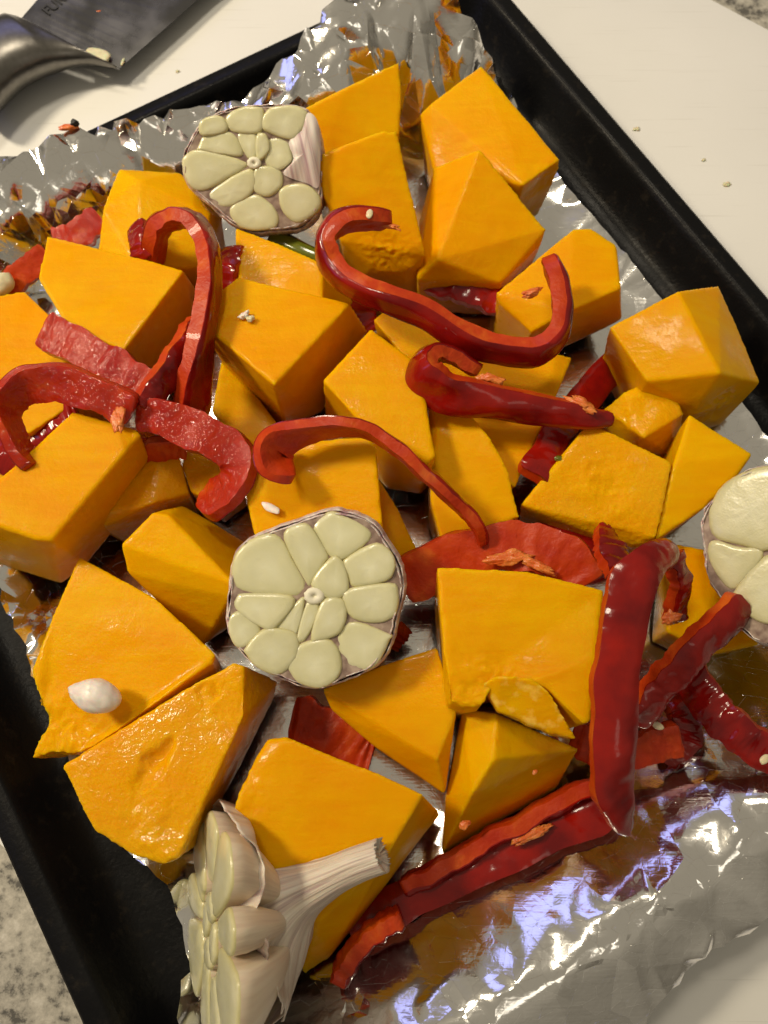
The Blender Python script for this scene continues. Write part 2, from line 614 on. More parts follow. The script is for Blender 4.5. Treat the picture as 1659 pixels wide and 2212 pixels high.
for i in range(len(FB)):
    a, b_ = FB[i], FB[(i + 1) % len(FB)]
    pa, pb = P(*a[:3]), P(*b_[:3])
    k = max(1, int((pa - pb).length / 0.0035))
    for j in range(k):
        f = j / k
        p = pa.lerp(pb, f)
        jit = 0.00025 if 25 < i < 34 else 0.0014
        if j:
            p = p + Vector((rng.uniform(-jit, jit), rng.uniform(-jit, jit), 0))
        bpts.append((p.x, p.y, p.z, a[3] + (b_[3] - a[3]) * f, i + f))
BP = np.array([(p[0], p[1]) for p in bpts])
BZs = np.array([p[2] for p in bpts])
BW = np.array([p[3] for p in bpts])
UC = -0.066


def near_profile(x, y):
    u = x * TU.x + y * TU.y
    v = x * TV.x + y * TV.y
    uc = UC + 0.0025 * noise.noise(Vector((v * 45, 3.1, 0)))
    top = 0.0350 + 0.0015 * noise.noise(Vector((v * 60, 9.1, 0)))
    if u > uc:
        t = min(1.0, (u - uc) / 0.045)
        return top * (1 - t ** 1.12)
    d = uc - u
    if d < 0.010:
        return top - d * 0.25
    return max(0.0005, top - 0.0025 - (d - 0.010) * 0.60)


def foil_base(x, y):
    d2 = (BP[:, 0] - x) ** 2 + (BP[:, 1] - y) ** 2
    k = int(np.argmin(d2))
    d = math.sqrt(d2[k])
    kk = bpts[k][4]
    zb = 0.0012
    wallness = 0.0
    t = 0.0
    if not (34 <= kk < 47):
        # mean of nearby boundary heights, weighted
        w = 1.0 / (d2 + 1e-5)
        sel = d2 < (d + 0.012) ** 2
        hz = float((BZs[sel] * w[sel]).sum() / w[sel].sum())
        ww = float((BW[sel] * w[sel]).sum() / w[sel].sum())
        t = max(0.0, 1 - d / ww)
        zb = 0.0012 + (hz - 0.0012) * (1 - (1 - t) ** (1.0 + 0.9 * min(1.0, hz / 0.02)))
        wallness = min(1.0, hz / 0.03) * (1 if t > 0 else 0)
    zn = near_profile(x, y)
    u = x * TU.x + y * TU.y
    if zn > zb:
        zb = zn
        wallness = max(wallness, 0.55 if u < UC + 0.02 else 0.35)
    return zb, wallness, kk, t


def inside(x, y):
    c = False
    n_ = len(BP)
    xs, ys = BP[:, 0], BP[:, 1]
    x2, y2 = np.roll(xs, 1), np.roll(ys, 1)
    cond = (ys > y) != (y2 > y)
    with np.errstate(divide='ignore', invalid='ignore'):
        xi = (x2 - xs) * (y - ys) / (y2 - ys) + xs
    return bool(np.count_nonzero(cond & (x < xi)) % 2)


def scatter(spacing_of, tries_step):
    pts = []
    x0, y0 = BP.min(0)
    x1, y1 = BP.max(0)
    s = tries_step
    ny = int((y1 - y0) / s)
    nx = int((x1 - x0) / s)
    for iy in range(ny):
        for ix in range(nx):
            x = x0 + (ix + 0.5 * (iy % 2)) * s + rng.uniform(-.42, .42) * s
            y = y0 + iy * s + rng.uniform(-.42, .42) * s
            if not inside(x, y):
                continue
            if ((BP[:, 0] - x) ** 2 + (BP[:, 1] - y) ** 2).min() < (s * 0.35) ** 2:
                continue
            r = spacing_of(x, y)
            if rng.random() < r:
                pts.append((x, y))
    return pts


def tin(pts, extra):
    vs = [Vector(p) for p in extra] + [Vector(p) for p in pts]
    face = [list(range(len(extra)))]
    res = geometry.delaunay_2d_cdt(vs, [], face, 1, 1e-6)
    return res[0], res[2]


# facets between creases: a loose random net, finer where the foil is crushed
def net_density(x, y):
    z, w, kk, t = foil_base(x, y)
    u = x * TU.x + y * TU.y
    if u < UC - 0.010:
        return 0.07
    if abs(u - UC) < 0.010:
        return 0.55
    if w > 0.3:
        return 0.26 + 0.65 * max(0.0, noise.noise(Vector((x * 38, y * 38, 2.2))) + 0.25)
    return 0.10


fp = scatter(net_density, 0.0046)
fv, ff = tin(fp, [(p[0], p[1]) for p in bpts])
f3 = []
for v_ in fv:
    z, w, kk, t = foil_base(v_.x, v_.y)
    u = v_.x * TU.x + v_.y * TU.y
    vv = v_.x * TV.x + v_.y * TV.y
    amp = 0.00022 + 0.0032 * w
    if u < UC - 0.010:
        amp = 0.0010
    elif u < UC + 0.012:
        amp = 0.0005
    elif u < UC + 0.05:
        amp = min(amp, 0.0004)
    ph = kk * 1.15 + 1.2 * noise.noise(Vector((v_.x * 55, v_.y * 55, 1.3)))
    fold = (abs((ph % 1.0) - 0.5) - 0.25) * 0.0040 * w * t if w > 0.3 else 0.0
    f3.append((v_.x, v_.y, max(z + fold + rng.uniform(-1, 1) * amp, 0.0006 if u > UC else -0.002)))
bm = bmesh.new()
bv = [bm.verts.new(p) for p in f3]
for f in ff:
    bm.faces.new([bv[i] for i in f])
bmesh.ops.subdivide_edges(bm, edges=bm.edges, cuts=3, use_grid_fill=True)
for _ in range(1):
    bmesh.ops.smooth_vert(bm, verts=[v for v in bm.verts if not v.is_boundary], factor=0.5, use_axis_x=True, use_axis_y=True, use_axis_z=True)
for v in bm.verts:
    v.co.z += 0.00014 * noise.noise(v.co * 210) + 0.00005 * noise.noise(v.co * 520)
bmesh.ops.recalc_face_normals(bm, faces=bm.faces)
me = bpy.data.meshes.new("foil")
bm.to_mesh(me)
bm.free()
me.polygons.foreach_set("use_smooth", [True] * len(me.polygons))
me.set_sharp_from_angle(angle=math.radians(28))
at_ = me.attributes.new("crush", 'FLOAT', 'POINT')
for i_, v in enumerate(me.vertices):
    if i_ % 1 == 0:
        z, w, kk, t = foil_base(v.co.x, v.co.y)
        u = v.co.x * TU.x + v.co.y * TU.y
        cz = 0.06 + 0.95 * min(1.0, w * 1.1) * (0.35 + 0.65 * min(1.0, max(0.0, 0.5 + 1.6 * noise.noise(v.co * 40))))
        if u < UC - 0.006:
            cz = 0.13 + 0.45 * max(0.0, noise.noise(v.co * 45))
        elif u < UC + 0.045 and 34 <= kk < 47:
            cz = 0.16 + 0.5 * max(0.0, 1 - (u - UC) / 0.010) * max(0.0, 0.3 + noise.noise(v.co * 60))
        at_.data[i_].value = cz
foil = link("foil_sheet", me, None, [M['foil']])
tag(foil, "crumpled aluminium foil sheet lining the black tray", "foil")


# ------------------------------------------------------------------ squash chunks
def squash(label, pts, h=0.035, low=(), rough=(), dents=(), poly=False, inset=0.90, name="squash_chunk", parent=None, seed=0, voxel=0.00085, amp=0.00026):
    """pts: (x, y, z) corners of the cut top, seen in the photo; low: lower corners"""
    T = [P(*p) for p in pts]
    L = [P(*p) for p in low]
    cen = sum((T + L), Vector()) / len(T + L)
    bot = []
    for t in T:
        q = Vector((cen.x + (t.x - cen.x) * inset, cen.y + (t.y - cen.y) * inset, max(t.z - h, 0.0025)))
        bot.append(q)
    if poly:
        n_ = len(T)
        vs = T + bot
        fs = [tuple(range(n_)), tuple(range(2 * n_ - 1, n_ - 1, -1))] + [(i, (i + 1) % n_, n_ + (i + 1) % n_, n_ + i) for i in range(n_)]
        bm = bmesh.new()
        bv = [bm.verts.new(v) for v in vs]
        for f in fs:
            bm.faces.new([bv[i] for i in f])
        bmesh.ops.recalc_face_normals(bm, faces=bm.faces)
        bmesh.ops.triangulate(bm, faces=bm.faces, ngon_method='EAR_CLIP')
    else:
        bm = bmesh.new()
        for v in T + L + bot:
            bm.verts.new(v)
        r = bmesh.ops.convex_hull(bm, input=bm.verts)
        junk = [g for g in set(r["geom_interior"]) | set(r["geom_unused"]) if isinstance(g, bmesh.types.BMVert) and g.is_valid]
        bmesh.ops.delete(bm, geom=junk, context='VERTS')
    me = bpy.data.meshes.new("c")
    bm.to_mesh(me)
    bm.free()
    me2 = voxelize(me, voxel, 2)
    base = Vector((cen.x, cen.y, max(0.0, min(v.z for v in T) - h)))
    sd = Vector((seed * 7.3 + len(label), seed * 3.1, 1.7))
    rg = [(P(x, y, z), r_) for x, y, z, r_ in rough]
    dn = []
    for x1, y1, x2, y2, z, wd_, dp in dents:
        dn.append((P(x1, y1, z), P(x2, y2, z), wd_, dp))
    nv = len(me2.vertices)
    co = np.empty(nv * 3)
    me2.vertices.foreach_get("co", co)
    co = co.reshape(-1, 3)
    no = np.empty(nv * 3)
    me2.vertices.foreach_get("normal", no)
    no = no.reshape(-1, 3)
    for i in range(nv):
        p = Vector(co[i])
        d = amp * 1.5 * noise.noise(p * 45 + sd) + amp * 0.35 * noise.noise(p * 260 + sd)
        for c_, r_ in rg:
            q = (p - c_).length / r_
            if q < 1:
                w = (1 - q * q)
                d += w * (0.0011 * noise.noise(p * 120 + sd) + 0.0007 * abs(noise.noise(p * 330 + sd)) + 0.0003 * noise.noise(p * 800 + sd) - 0.0005)
        for a, b_, wd_, dp in dn:
            if no[i][2] < 0.3:
                continue
            ab = b_ - a
            t = max(0.0, min(1.0, (p - a).dot(ab) / ab.length_squared))
            dist = (p - (a + ab * t)).length
            ww = wd_ * (0.25 + 0.75 * math.sin(math.pi * min(1, max(0, t))) ** 0.8)
            q = dist / ww * (1 + 0.45 * noise.noise(p * 170 + sd))
            if q < 1:
                d -= dp * (1 - q ** 2.2) * (0.75 + 0.6 * noise.noise(p * 240 + sd))
        co[i] += no[i] * d
    co -= np.array(base)
    me2.vertices.foreach_set("co", co.reshape(-1))
    me2.polygons.foreach_set("use_smooth", [True] * len(me2.polygons))
    me2.update()
    if parent is None:
        o = link(name, me2, None, [M['squash_wet' if seed in (15, 16, 19, 20, 23) else 'squash']])
        o.location = base
        tag(o, label, "squash", "butternut squash chunks on the tray")
    else:
        me2.transform(Matrix.Translation(base - parent.location))
        o = bpy.data.objects.new(name, me2)
        COL.objects.link(o)
        o.parent = parent
        me2.materials.append(M['torn'])
    return o


def flat(z, *xy):
    return [(x, y, z) for x, y in xy]


Q = squash
# far row
Q("orange squash wedge standing against the tall foil corner at the top", [(640, 242, .040), (745, 190, .045), (863, 130, .048), (868, 200, .042), (862, 290, .034), (690, 350, .030)], .034, seed=1)
Q("squash slab right of the top garlic head, under the pepper curl's tip", [(670, 343, .058), (746, 313, .060), (825, 282, .060), (857, 283, .059), (921, 552, .040), (895, 575, .034), (735, 520, .040)], .040,
  low=[(870, 592, .030), (800, 580, .030)], rough=[(860, 575, .036, .018), (800, 550, .042, .012)], seed=2)
Q("large squash block in the far right corner beside the bare tray wall", [(908, 246, .036), (930, 225, .040), (1040, 140, .044), (1210, 345, .042), (1130, 400, .042), (935, 365, .030)], .036,
  low=[(1207, 368, .034), (1152, 412, .030)], rough=[(1175, 395, .034, .012)], seed=3)
Q("big ridged squash wedge leaning in front of the far right block", [(1037, 320, .052), (937, 360, .042), (1180, 495, .040), (1168, 528, .034), (1082, 612, .030), (900, 605, .030), (945, 560, .040), (905, 480, .020)], .034, seed=4)
Q("squash chunk partly under the top garlic head, beside the far foil edge", [(256, 365, .042), (390, 371, .036), (480, 470, .030), (440, 575, .034), (300, 585, .040), (212, 540, .036), (222, 452, .042), (300, 390, .045), (455, 462, .038)], .034, seed=5)
Q("squash block left of the tall pepper arch with a dark right face", flat(.052, (100, 509), (320, 562), (397, 585), (267, 757), (147, 709), (83, 602)), .036,
  low=[(430, 634, .024), (423, 705, .016), (330, 795, .010)], seed=6)
Q("squash chunk cut off by the left frame edge above the pepper loop", flat(.040, (-90, 665), (0, 637), (53, 627), (150, 722), (195, 850), (140, 885), (62, 937), (35, 915), (-70, 900)), .034, seed=7)
Q("thick squash wedge with crumbly pale left corner and garlic crumbs on top", [(512, 598, .055), (758, 655, .055), (592, 832, .058), (440, 704, .055), (468, 632, .055)], .036,
  low=[(796, 714, .026), (696, 890, .010), (612, 927, .006), (535, 862, .014), (475, 770, .030)], rough=[(462, 650, .055, .012)], seed=8)
Q("squash piece with a droplet between the top garlic and the crumbly wedge", [(507, 490, .046), (610, 530, .046), (697, 569, .046), (697, 655, .044), (515, 645, .044)], .036, low=[(765, 655, .022)], seed=9)
Q("squash block in the middle under the thin pepper strip's arc", [(802, 709, .056), (895, 779, .056), (917, 850, .055), (941, 985, .054), (925, 1003, .053), (770, 905, .055), (697, 822, .056)], .036,
  low=[(703, 902, .016), (836, 1056, .012), (932, 1046, .012)], seed=10)
Q("squash slab lying beneath both pepper curls right of centre", flat(.036, (805, 690), (830, 672), (1050, 735), (1237, 772), (1170, 900), (1112, 1055), (1000, 880), (900, 780)), .032, seed=11)
Q("rounded squash wedge left of the dark pepper strip's glossy end", [(925, 852, .042), (1000, 875, .046), (1060, 945, .046), (1098, 1012, .045), (1122, 1116, .040), (957, 1190, .034), (930, 1080, .038), (945, 930, .045)], .036, seed=12)
Q("squash block touching the tray's right wall with a torn lower edge", [(1316, 706, .046), (1466, 628, .054), (1553, 615, .040), (1643, 826, .032), (1556, 806, .054), (1505, 885, .036), (1396, 823, .046)], .034,
  low=[(1600, 872, .020), (1556, 918, .012)], rough=[(1520, 885, .03, .014), (1555, 870, .03, .012)], seed=13)
Q("small pale yellow squash chunk under the curl's upturned end", [(1071, 632, .036), (1207, 522, .040), (1240, 495, .042), (1277, 493, .042), (1331, 529, .042), (1340, 622, .042), (1227, 672, .042), (1148, 718, .034), (1078, 655, .034)], .034,
  low=[(1344, 690, .018), (1232, 712, .014)], seed=14)
Q("small wet squash scrap with ragged top beside the right wall block", [(1346, 846, .036), (1433, 810, .038), (1460, 846, .038), (1478, 893, .036), (1390, 945, .036), (1303, 885, .030)], .030,
  low=[(1459, 993, .010), (1290, 930, .012)], rough=[(1370, 870, .036, .012)], seed=15)
Q("large squash chunk with dark seed-cavity stains right of the dark strip", [(1265, 920, .044), (1290, 919, .044), (1452, 998, .045), (1420, 1162, .040), (1378, 1180, .034), (1300, 1162, .034), (1125, 1090, .038), (1200, 1010, .042)], .034,
  rough=[(1350, 1150, .036, .014), (1300, 1040, .044, .016)], dents=[(1275, 1000, 1330, 1060, .044, .006, .0007)], seed=16)
Q("triangular squash piece just above the right-hand garlic head", [(1489, 891, .044), (1626, 980, .044), (1596, 1024, .042), (1520, 1098, .040), (1415, 1168, .038), (1455, 1003, .044)], .034, seed=17)
Q("long squash block at the left edge under the pepper loop", flat(.056, (157, 888), (290, 925), (304, 937), (112, 1168), (80, 1165), (-20, 1130), (-60, 1085), (53, 1005)), .036,
  low=[(301, 987, .036), (216, 1150, .014), (180, 1202, .010), (132, 1262, .010), (-20, 1214, .014)], seed=18)
Q("shiny squash wedge tucked right of the long left block", [(325, 983, .036), (345, 975, .038), (385, 980, .036), (410, 1066, .030), (330, 1088, .036), (220, 1138, .030), (218, 1110, .034)], .030, low=[(385, 1105, .016), (230, 1150, .014)], seed=19)
Q("small squash piece framed by the hooked pepper strip", flat(.032, (405, 965), (500, 985), (520, 1040), (460, 1085), (412, 1062), (391, 1004)), .028, seed=20)
Q("bright yellow squash block left of the middle garlic head", [(260, 1176, .045), (328, 1108, .048), (362, 1112, .048), (506, 1262, .046), (500, 1292, .042), (275, 1235, .038)], .040,
  low=[(440, 1394, .014), (395, 1092, .026), (540, 1176, .020), (520, 1290, .012)], seed=21)
Q("large squash slab with ragged lower tip carrying the small clove", [(170, 1202, .038), (335, 1290, .040), (466, 1413, .042), (462, 1432, .041), (320, 1530, .040), (205, 1612, .036), (150, 1632, .032), (108, 1630, .030), (64, 1642, .026), (98, 1562, .032), (78, 1500, .034), (66, 1452, .034), (112, 1330, .036)], .030,
  poly=True, inset=.93, rough=[(110, 1600, .030, .016), (80, 1520, .034, .014), (180, 1590, .034, .012)], seed=22)
Q("wet squash slab with a spindle-shaped gouge, at the lower left", [(135, 1654, .040), (417, 1476, .046), (503, 1431, .047), (528, 1436, .047), (528, 1549, .047), (494, 1616, .047), (385, 1850, .044), (350, 1868, .042), (290, 1850, .041), (207, 1796, .040), (157, 1690, .040)], .036,
  low=[(602, 1472, .020), (590, 1510, .012), (412, 1805, .012)], dents=[(372, 1590, 262, 1735, .046, .0048, .0034), (425, 1492, 472, 1500, .047, .0040, .0020)], rough=[(330, 1790, .043, .020), (480, 1520, .046, .012)], amp=.0006, seed=23)
Q("squash block behind the garlic stem, crossed by its shadow", [(579, 1597, .043), (619, 1592, .045), (802, 1665, .046), (915, 1716, .046), (835, 1852, .044), (690, 1990, .036), (590, 1960, .036), (530, 1850, .042), (504, 1742, .043), (538, 1660, .043)], .034,
  low=[(952, 1758, .014), (712, 2070, .012), (657, 2106, .010), (640, 2060, .016)], rough=[(530, 1700, .042, .010)], seed=24)
Q("triangular squash piece directly below the middle garlic head", [(695, 1488, .038), (820, 1440, .040), (945, 1396, .042), (986, 1540, .042), (945, 1640, .040), (962, 1716, .026), (815, 1616, .030), (715, 1533, .034)], .034, seed=25)
Q("squash wedge with a long ridge above the near pepper strips", [(1000, 1530, .036), (1075, 1540, .044), (1066, 1640, .046), (1020, 1712, .040), (1250, 1618, .030), (962, 1722, .022)], .036, low=[(1200, 1708, .014), (953, 1847, .008)], seed=26)
big = Q("big squash block with a broken torn front beside the long pepper strip", [(944, 1224, .060), (1140, 1234, .062), (1306, 1274, .062), (1290, 1420, .062), (1278, 1556, .060), (1264, 1566, .060), (1215, 1520, .060), (1180, 1484, .060), (1120, 1480, .060), (1062, 1490, .058), (1040, 1528, .056), (1000, 1532, .055), (968, 1518, .056)], .045,
  poly=True, inset=.95, rough=[(1010, 1500, .058, .018), (1080, 1480, .060, .012)], seed=27)
Q("torn flap", [(1040, 1476, .057), (1075, 1458, .061), (1150, 1464, .061), (1188, 1494, .061), (1246, 1597, .054), (1190, 1584, .053), (1140, 1566, .053), (1100, 1548, .053), (1075, 1536, .054)], .006, poly=True, inset=.96,
  rough=[(1180, 1584, .05, .005), (1110, 1550, .05, .005)], amp=.00015, name="torn_flap", parent=big, seed=28, voxel=.0007)
Q("shaded squash chunk half under the right-hand garlic head", flat(.028, (1456, 1173), (1520, 1185), (1590, 1280), (1700, 1330), (1640, 1392), (1540, 1415), (1440, 1365)), .026, seed=29)
Q("squash scrap at the left edge under the maroon pepper end", flat(.020, (-20, 1030), (45, 1005), (32, 1060), (-40, 1090)), .018, seed=30)
Q("slim squash wedge showing right of the block behind the middle garlic", [(815, 1030, .034), (859, 1097, .030), (912, 1207, .022), (870, 1220, .022), (820, 1150, .028)], .026, seed=32)
Q("squash block whose front the middle garlic head leans on", [(510, 972, .050), (572, 957, .052), (795, 942, .053), (813, 964, .053), (828, 1140, .050), (818, 1168, .048), (700, 1185, .046), (549, 1155, .046), (526, 1050, .049)], .036, seed=33)
Q("squash piece under the crumbly wedge, above the hooked strip", flat(.028, (478, 775), (457, 888), (490, 930), (550, 964), (620, 940), (560, 860)), .025, seed=34)


# ------------------------------------------------------------------ pepper strips
def pepper(label, path, w=.011, t=.006, roll=0.0, ws=None, wet=False, sag=0.13, n=84, seed=0, tip=(0.55, 0.55), ribs=(), name="pepper_strip"):
    rnd = random.Random(seed * 31 + len(path))
    pts = [P(*p) for p in path]
    cen = sum(pts, Vector()) / len(pts)
    base = Vector((cen.x, cen.y, min(p.z for p in pts) - 0.004))
    C = [Vector(p) for p in catmull(pts, n)]
    rolls = roll if isinstance(roll, (list, tuple)) else [roll] * len(path)
    RO = [float(x[0]) for x in catmull([(r,) for r in rolls], n)]
    WS = [float(x[0]) for x in catmull([(r,) for r in (ws or [1.0] * len(path))], n)]
    K = 8
    root = empty(name, base)
    t *= 0.86
    tag(root, label, "pepper strip", "red pepper strips on the tray")
    fv, sv = [], []
    prev_left = None
    for i in range(n):
        T = (C[min(i + 1, n - 1)] - C[max(i - 1, 0)]).normalized()
        left = Vector((0, 0, 1)).cross(T)
        if left.length < 0.15:
            left = prev_left if prev_left is not None else Vector((1, 0, 0))
        left = (left - T * left.dot(T)).normalized()
        prev_left = left
        U = T.cross(left)
        r = math.radians(RO[i])
        N = U * math.cos(r) + left * math.sin(r)
        B = T.cross(N)
        f = i / (n - 1)
        e = 1.0
        if f < 0.07:
            e = tip[0] + (1 - tip[0]) * math.sqrt(max(0, 1 - (1 - f / 0.07) ** 2))
        if f > 0.93:
            e = tip[1] + (1 - tip[1]) * math.sqrt(max(0, 1 - ((f - 0.93) / 0.07) ** 2))
        wob = 1 + 0.17 * noise.noise(Vector((f * 9 + seed, 0.2, 0)))
        ww = w * WS[i] * e * wob
        tt = t * (0.75 + 0.25 * min(1.2, WS[i])) * (0.6 + 0.4 * e) * (1 + 0.08 * noise.noise(Vector((f * 12, 4.2, seed))))
        cen_off = N * (0.0009 * noise.noise(Vector((f * 10, 8.8, seed)))) + B * (0.0009 * noise.noise(Vector((f * 8, 1.8, seed + 4))))
        dent = 0.0011 * noise.noise(Vector((f * 7, 5.5, seed + 9)))
        ring_s, ring_f = [], []
        for k in range(K + 1):
            q = -1 + 2 * k / K
            bb = q * ww / 2
            edge = (abs(q) ** 9) * tt * 0.10
            ring_s.append((bb, tt / 2 - sag * tt * q * q - edge + dent * math.cos(q * 2.6 + f * 5) + 0.0004 * noise.noise(Vector((f * 30, q * 2, seed)))))
        for k in range(K + 1):
            q = 1 - 2 * k / K
            bb = q * ww / 2 * (0.96 + 0.07 * noise.noise(Vector((f * 22, k * 0.7, seed + 3)))) + rnd.uniform(-1, 1) * 0.00012
            dn = 0.10 * tt * noise.noise(Vector((f * 26, k * 0.9, seed)))
            ring_f.append((bb, -tt / 2 - sag * tt * q * q * 0.8 + (abs(q) ** 6) * tt * 0.12 + dn))
        for bb, nn in ring_s + ring_f:
            fv.append(C[i] + cen_off + B * bb + N * nn - base)
        for bb, nn in ring_s:
            sv.append(C[i] + cen_off + B * bb * 1.012 + N * (nn + 0.00028) - base)
        for bb, nn in reversed(ring_s):
            sv.append(C[i] + cen_off + B * bb * 0.985 + N * (nn - 0.0005) - base)
    S = 2 * (K + 1)

    def tube(vs, S):
        fs = []
        for i in range(n - 1):
            for k in range(S):
                fs.append((i * S + k, i * S + (k + 1) % S, (i + 1) * S + (k + 1) % S, (i + 1) * S + k))
        fs.append(tuple(range(S - 1, -1, -1)))
        fs.append(tuple(range((n - 1) * S, n * S)))
        return fs
    fme = mesh_from(fv, tube(fv, S))
    fme.set_sharp_from_angle(angle=math.radians(48))
    sme = mesh_from(sv, tube(sv, S))
    sme.set_sharp_from_angle(angle=math.radians(60))
    fme.materials.append(M['wet'] if wet else M['flesh'])
    sme.materials.append(M['skin'])
    for nm, me_ in (("flesh", fme), ("skin", sme)):
        o = bpy.data.objects.new(nm, me_)
        COL.objects.link(o)
        o.parent = root
    for rb in ribs:
        lump("rib", rb[:3], rb[3] * .9, rb[4] * .7, rb[5] * .55, M['rib'], parent=root, ang=rb[6] if len(rb) > 6 else 0, rough=.6, sub=4, seed=rb[0])
    return root


def lump(name, p, lx, ly, lz, material, parent=None, ang=0.0, rough=0.25, label=None, cat=None, group=None, sub=3, seed=None, tilt=(0, 0), taper=0.0):
    """an uneven little piece"""
    bm = bmesh.new()
    bmesh.ops.create_icosphere(bm, subdivisions=sub, radius=1.0)
    sd = Vector((p[0] * 0.01, p[1] * 0.013, seed or 1.0))
    for v in bm.verts:
        d = v.co.normalized()
        k = 1 + rough * noise.noise(d * 1.3 + sd) + rough * 0.6 * noise.noise(d * 3.5 + sd)
        tp = 1 - taper * max(0.0, -d.x) ** 1.5
        v.co = Vector((d.x * lx * k, d.y * ly * k * tp, d.z * lz * k * tp))
    R_ = Matrix.Rotation(math.radians(ang), 4, 'Z') @ Matrix.Rotation(math.radians(tilt[0]), 4, 'X') @ Matrix.Rotation(math.radians(tilt[1]), 4, 'Y')
    bm.transform(R_)
    me = bpy.data.meshes.new(name)
    bm.to_mesh(me)
    bm.free()
    me.polygons.foreach_set("use_smooth", [True] * len(me.polygons))
    me.materials.append(material)
    o = bpy.data.objects.new(name, me)
    COL.objects.link(o)
    pos = P(*p)
    if parent is not None:
        o.parent = parent
        o.location = pos - parent.location
    else:
        o.location = pos
        tag(o, label, cat, group)
    return o


PP = pepper
PP("long red pepper strip curled into a hook right of the top garlic", [(838, 476, .058), (800, 468, .062), (752, 474, .064), (714, 498, .064), (701, 536, .063), (716, 577, .062), (762, 617, .062), (832, 650, .062), (910, 680, .060), (982, 718, .058), (1050, 748, .056), (1112, 762, .056),
   (1166, 760, .057), (1204, 730, .058), (1216, 685, .058), (1212, 635, .058), (1200, 590, .057), (1190, 566, .055)], .0100, .0074, -76, seed=1, ribs=[(1150, 632, .059, .004, .002, .002, 20), (842, 488, .060, .0045, .0015, .0015, -20)])
PP("thick red pepper strip with a bulbous left end below the long hook", [(1035, 800, .052), (985, 770, .055), (940, 762, .057), (912, 782, .058), (910, 812, .058), (940, 838, .057), (990, 855, .056), (1065, 868, .054), (1140, 880, .052), (1215, 893, .050), (1280, 904, .047), (1320, 906, .045)],
   .0125, .0066, [-70, -66, -66, -64, -60, -56, -52, -50, -48, -44, -40, -40], ws=[.7, .9, 1.1, 1.25, 1.25, 1.15, 1.05, .95, .9, .8, .6, .45], seed=2, ribs=[(1255, 872, .052, .0058, .0030, .0022, -35), (1060, 818, .055, .0050, .0022, .002, -15)])
PP("dark red pepper strip lying flat, diving under the bulbous strip", [(1395, 715, .016), (1340, 775, .018), (1280, 838, .024), (1222, 910, .032), (1180, 975, .037), (1152, 1030, .040)], .0115, .006, 10, seed=3, tip=(.7, .85))
PP("tall red pepper strip arching over beside the top left chunk", [(328, 575, .040), (334, 525, .050), (352, 486, .056), (385, 468, .060), (420, 478, .062), (445, 515, .062), (456, 570, .062), (453, 640, .062), (441, 710, .060), (430, 780, .056), (420, 850, .050), (412, 905, .044)],
   .0108, .0072, [76, 74, 70, 66, 66, 70, 74, 78, 78, 74, 66, 60], ws=[.8, .95, 1, 1.05, 1, .95, .95, .95, 1, 1.1, 1.3, 1.2], seed=4)
PP("short orange-red pepper end left of the tall arch", [(300, 492, .046), (303, 528, .048), (318, 566, .046)], .009, .006, -40, seed=5, n=30, tip=(.8, .7), ribs=[(330, 498, .050, .004, .0025, .002, 30)])
PP("wet pepper strip lying inner side up under the left block", [(96, 716, .050), (150, 738, .051), (220, 780, .052), (290, 822, .052), (345, 858, .050)], .0135, .0055, 168, wet=True, seed=6, tip=(.5, .8))
PP("narrow red pepper strip leaning between the wet strip and the arch", [(428, 700, .050), (396, 752, .055), (352, 822, .058), (310, 884, .056)], .0095, .006, 60, seed=7, tip=(.6, .7))
PP("red pepper strip looped wide at the left edge, glistening inside", [(74, 1002, .052), (42, 968, .056), (14, 915, .060), (14, 868, .062), (46, 838, .063), (105, 828, .063), (172, 842, .063), (235, 862, .062), (288, 890, .060)], .0125, .0058,
   [118, 112, 108, 110, 122, 138, 148, 150, 150], wet=True, seed=8, ribs=[(255, 905, .064, .0022, .0062, .0016, 5)])
PP("red pepper strip running from the loop into a hooked ragged end", [(298, 893, .056), (345, 902, .056), (405, 924, .055), (462, 950, .054), (508, 985, .052), (515, 1025, .050), (492, 1062, .047), (458, 1082, .044), (430, 1088, .042)], .0135, .0058,
   [150, 158, 165, 168, 160, 150, 150, 160, 165], ws=[.9, .95, 1, 1, .95, .95, 1.3, 1.1, .4], wet=True, seed=9)
PP("small red pepper piece wedged under the hooked strip's left part", [(300, 992, .034), (345, 968, .040), (402, 962, .038)], .009, .0055, 120, seed=10, n=30)
PP("thin red pepper strip arching from a rounded head down to the foil", [(628, 1006, .058), (596, 995, .061), (592, 966, .063), (640, 938, .064), (718, 921, .065), (790, 928, .064), (850, 962, .062), (900, 1006, .060), (950, 1053, .056), (1000, 1100, .050), (1030, 1138, .046), (1045, 1178, .042)], .0095, .0052,
   [150, 145, 130, 110, 95, 88, 82, 80, 80, 82, 85, 90], ws=[1.7, 1.7, 1.45, 1.1, .9, .85, .85, .85, .85, .8, .6, .35], seed=11, tip=(.7, .4))
PP("broad rounded red pepper slice behind the big torn block", [(868, 1262, .030), (955, 1218, .034), (1055, 1186, .038), (1150, 1182, .040), (1222, 1212, .040), (1258, 1268, .038)], .0175, .0055, [160, 160, 165, 172, 160, 160], seed=12, tip=(.6, .7),
   ribs=[(1100, 1205, .0425, .0075, .0032, .0024, 8), (1160, 1222, .043, .006, .0022, .0022, -25)])
PP("dark shaded pepper strip behind the broad rounded slice", [(1165, 1128, .024), (1228, 1145, .026), (1280, 1190, .028), (1306, 1255, .028)], .014, .0055, 10, seed=13)
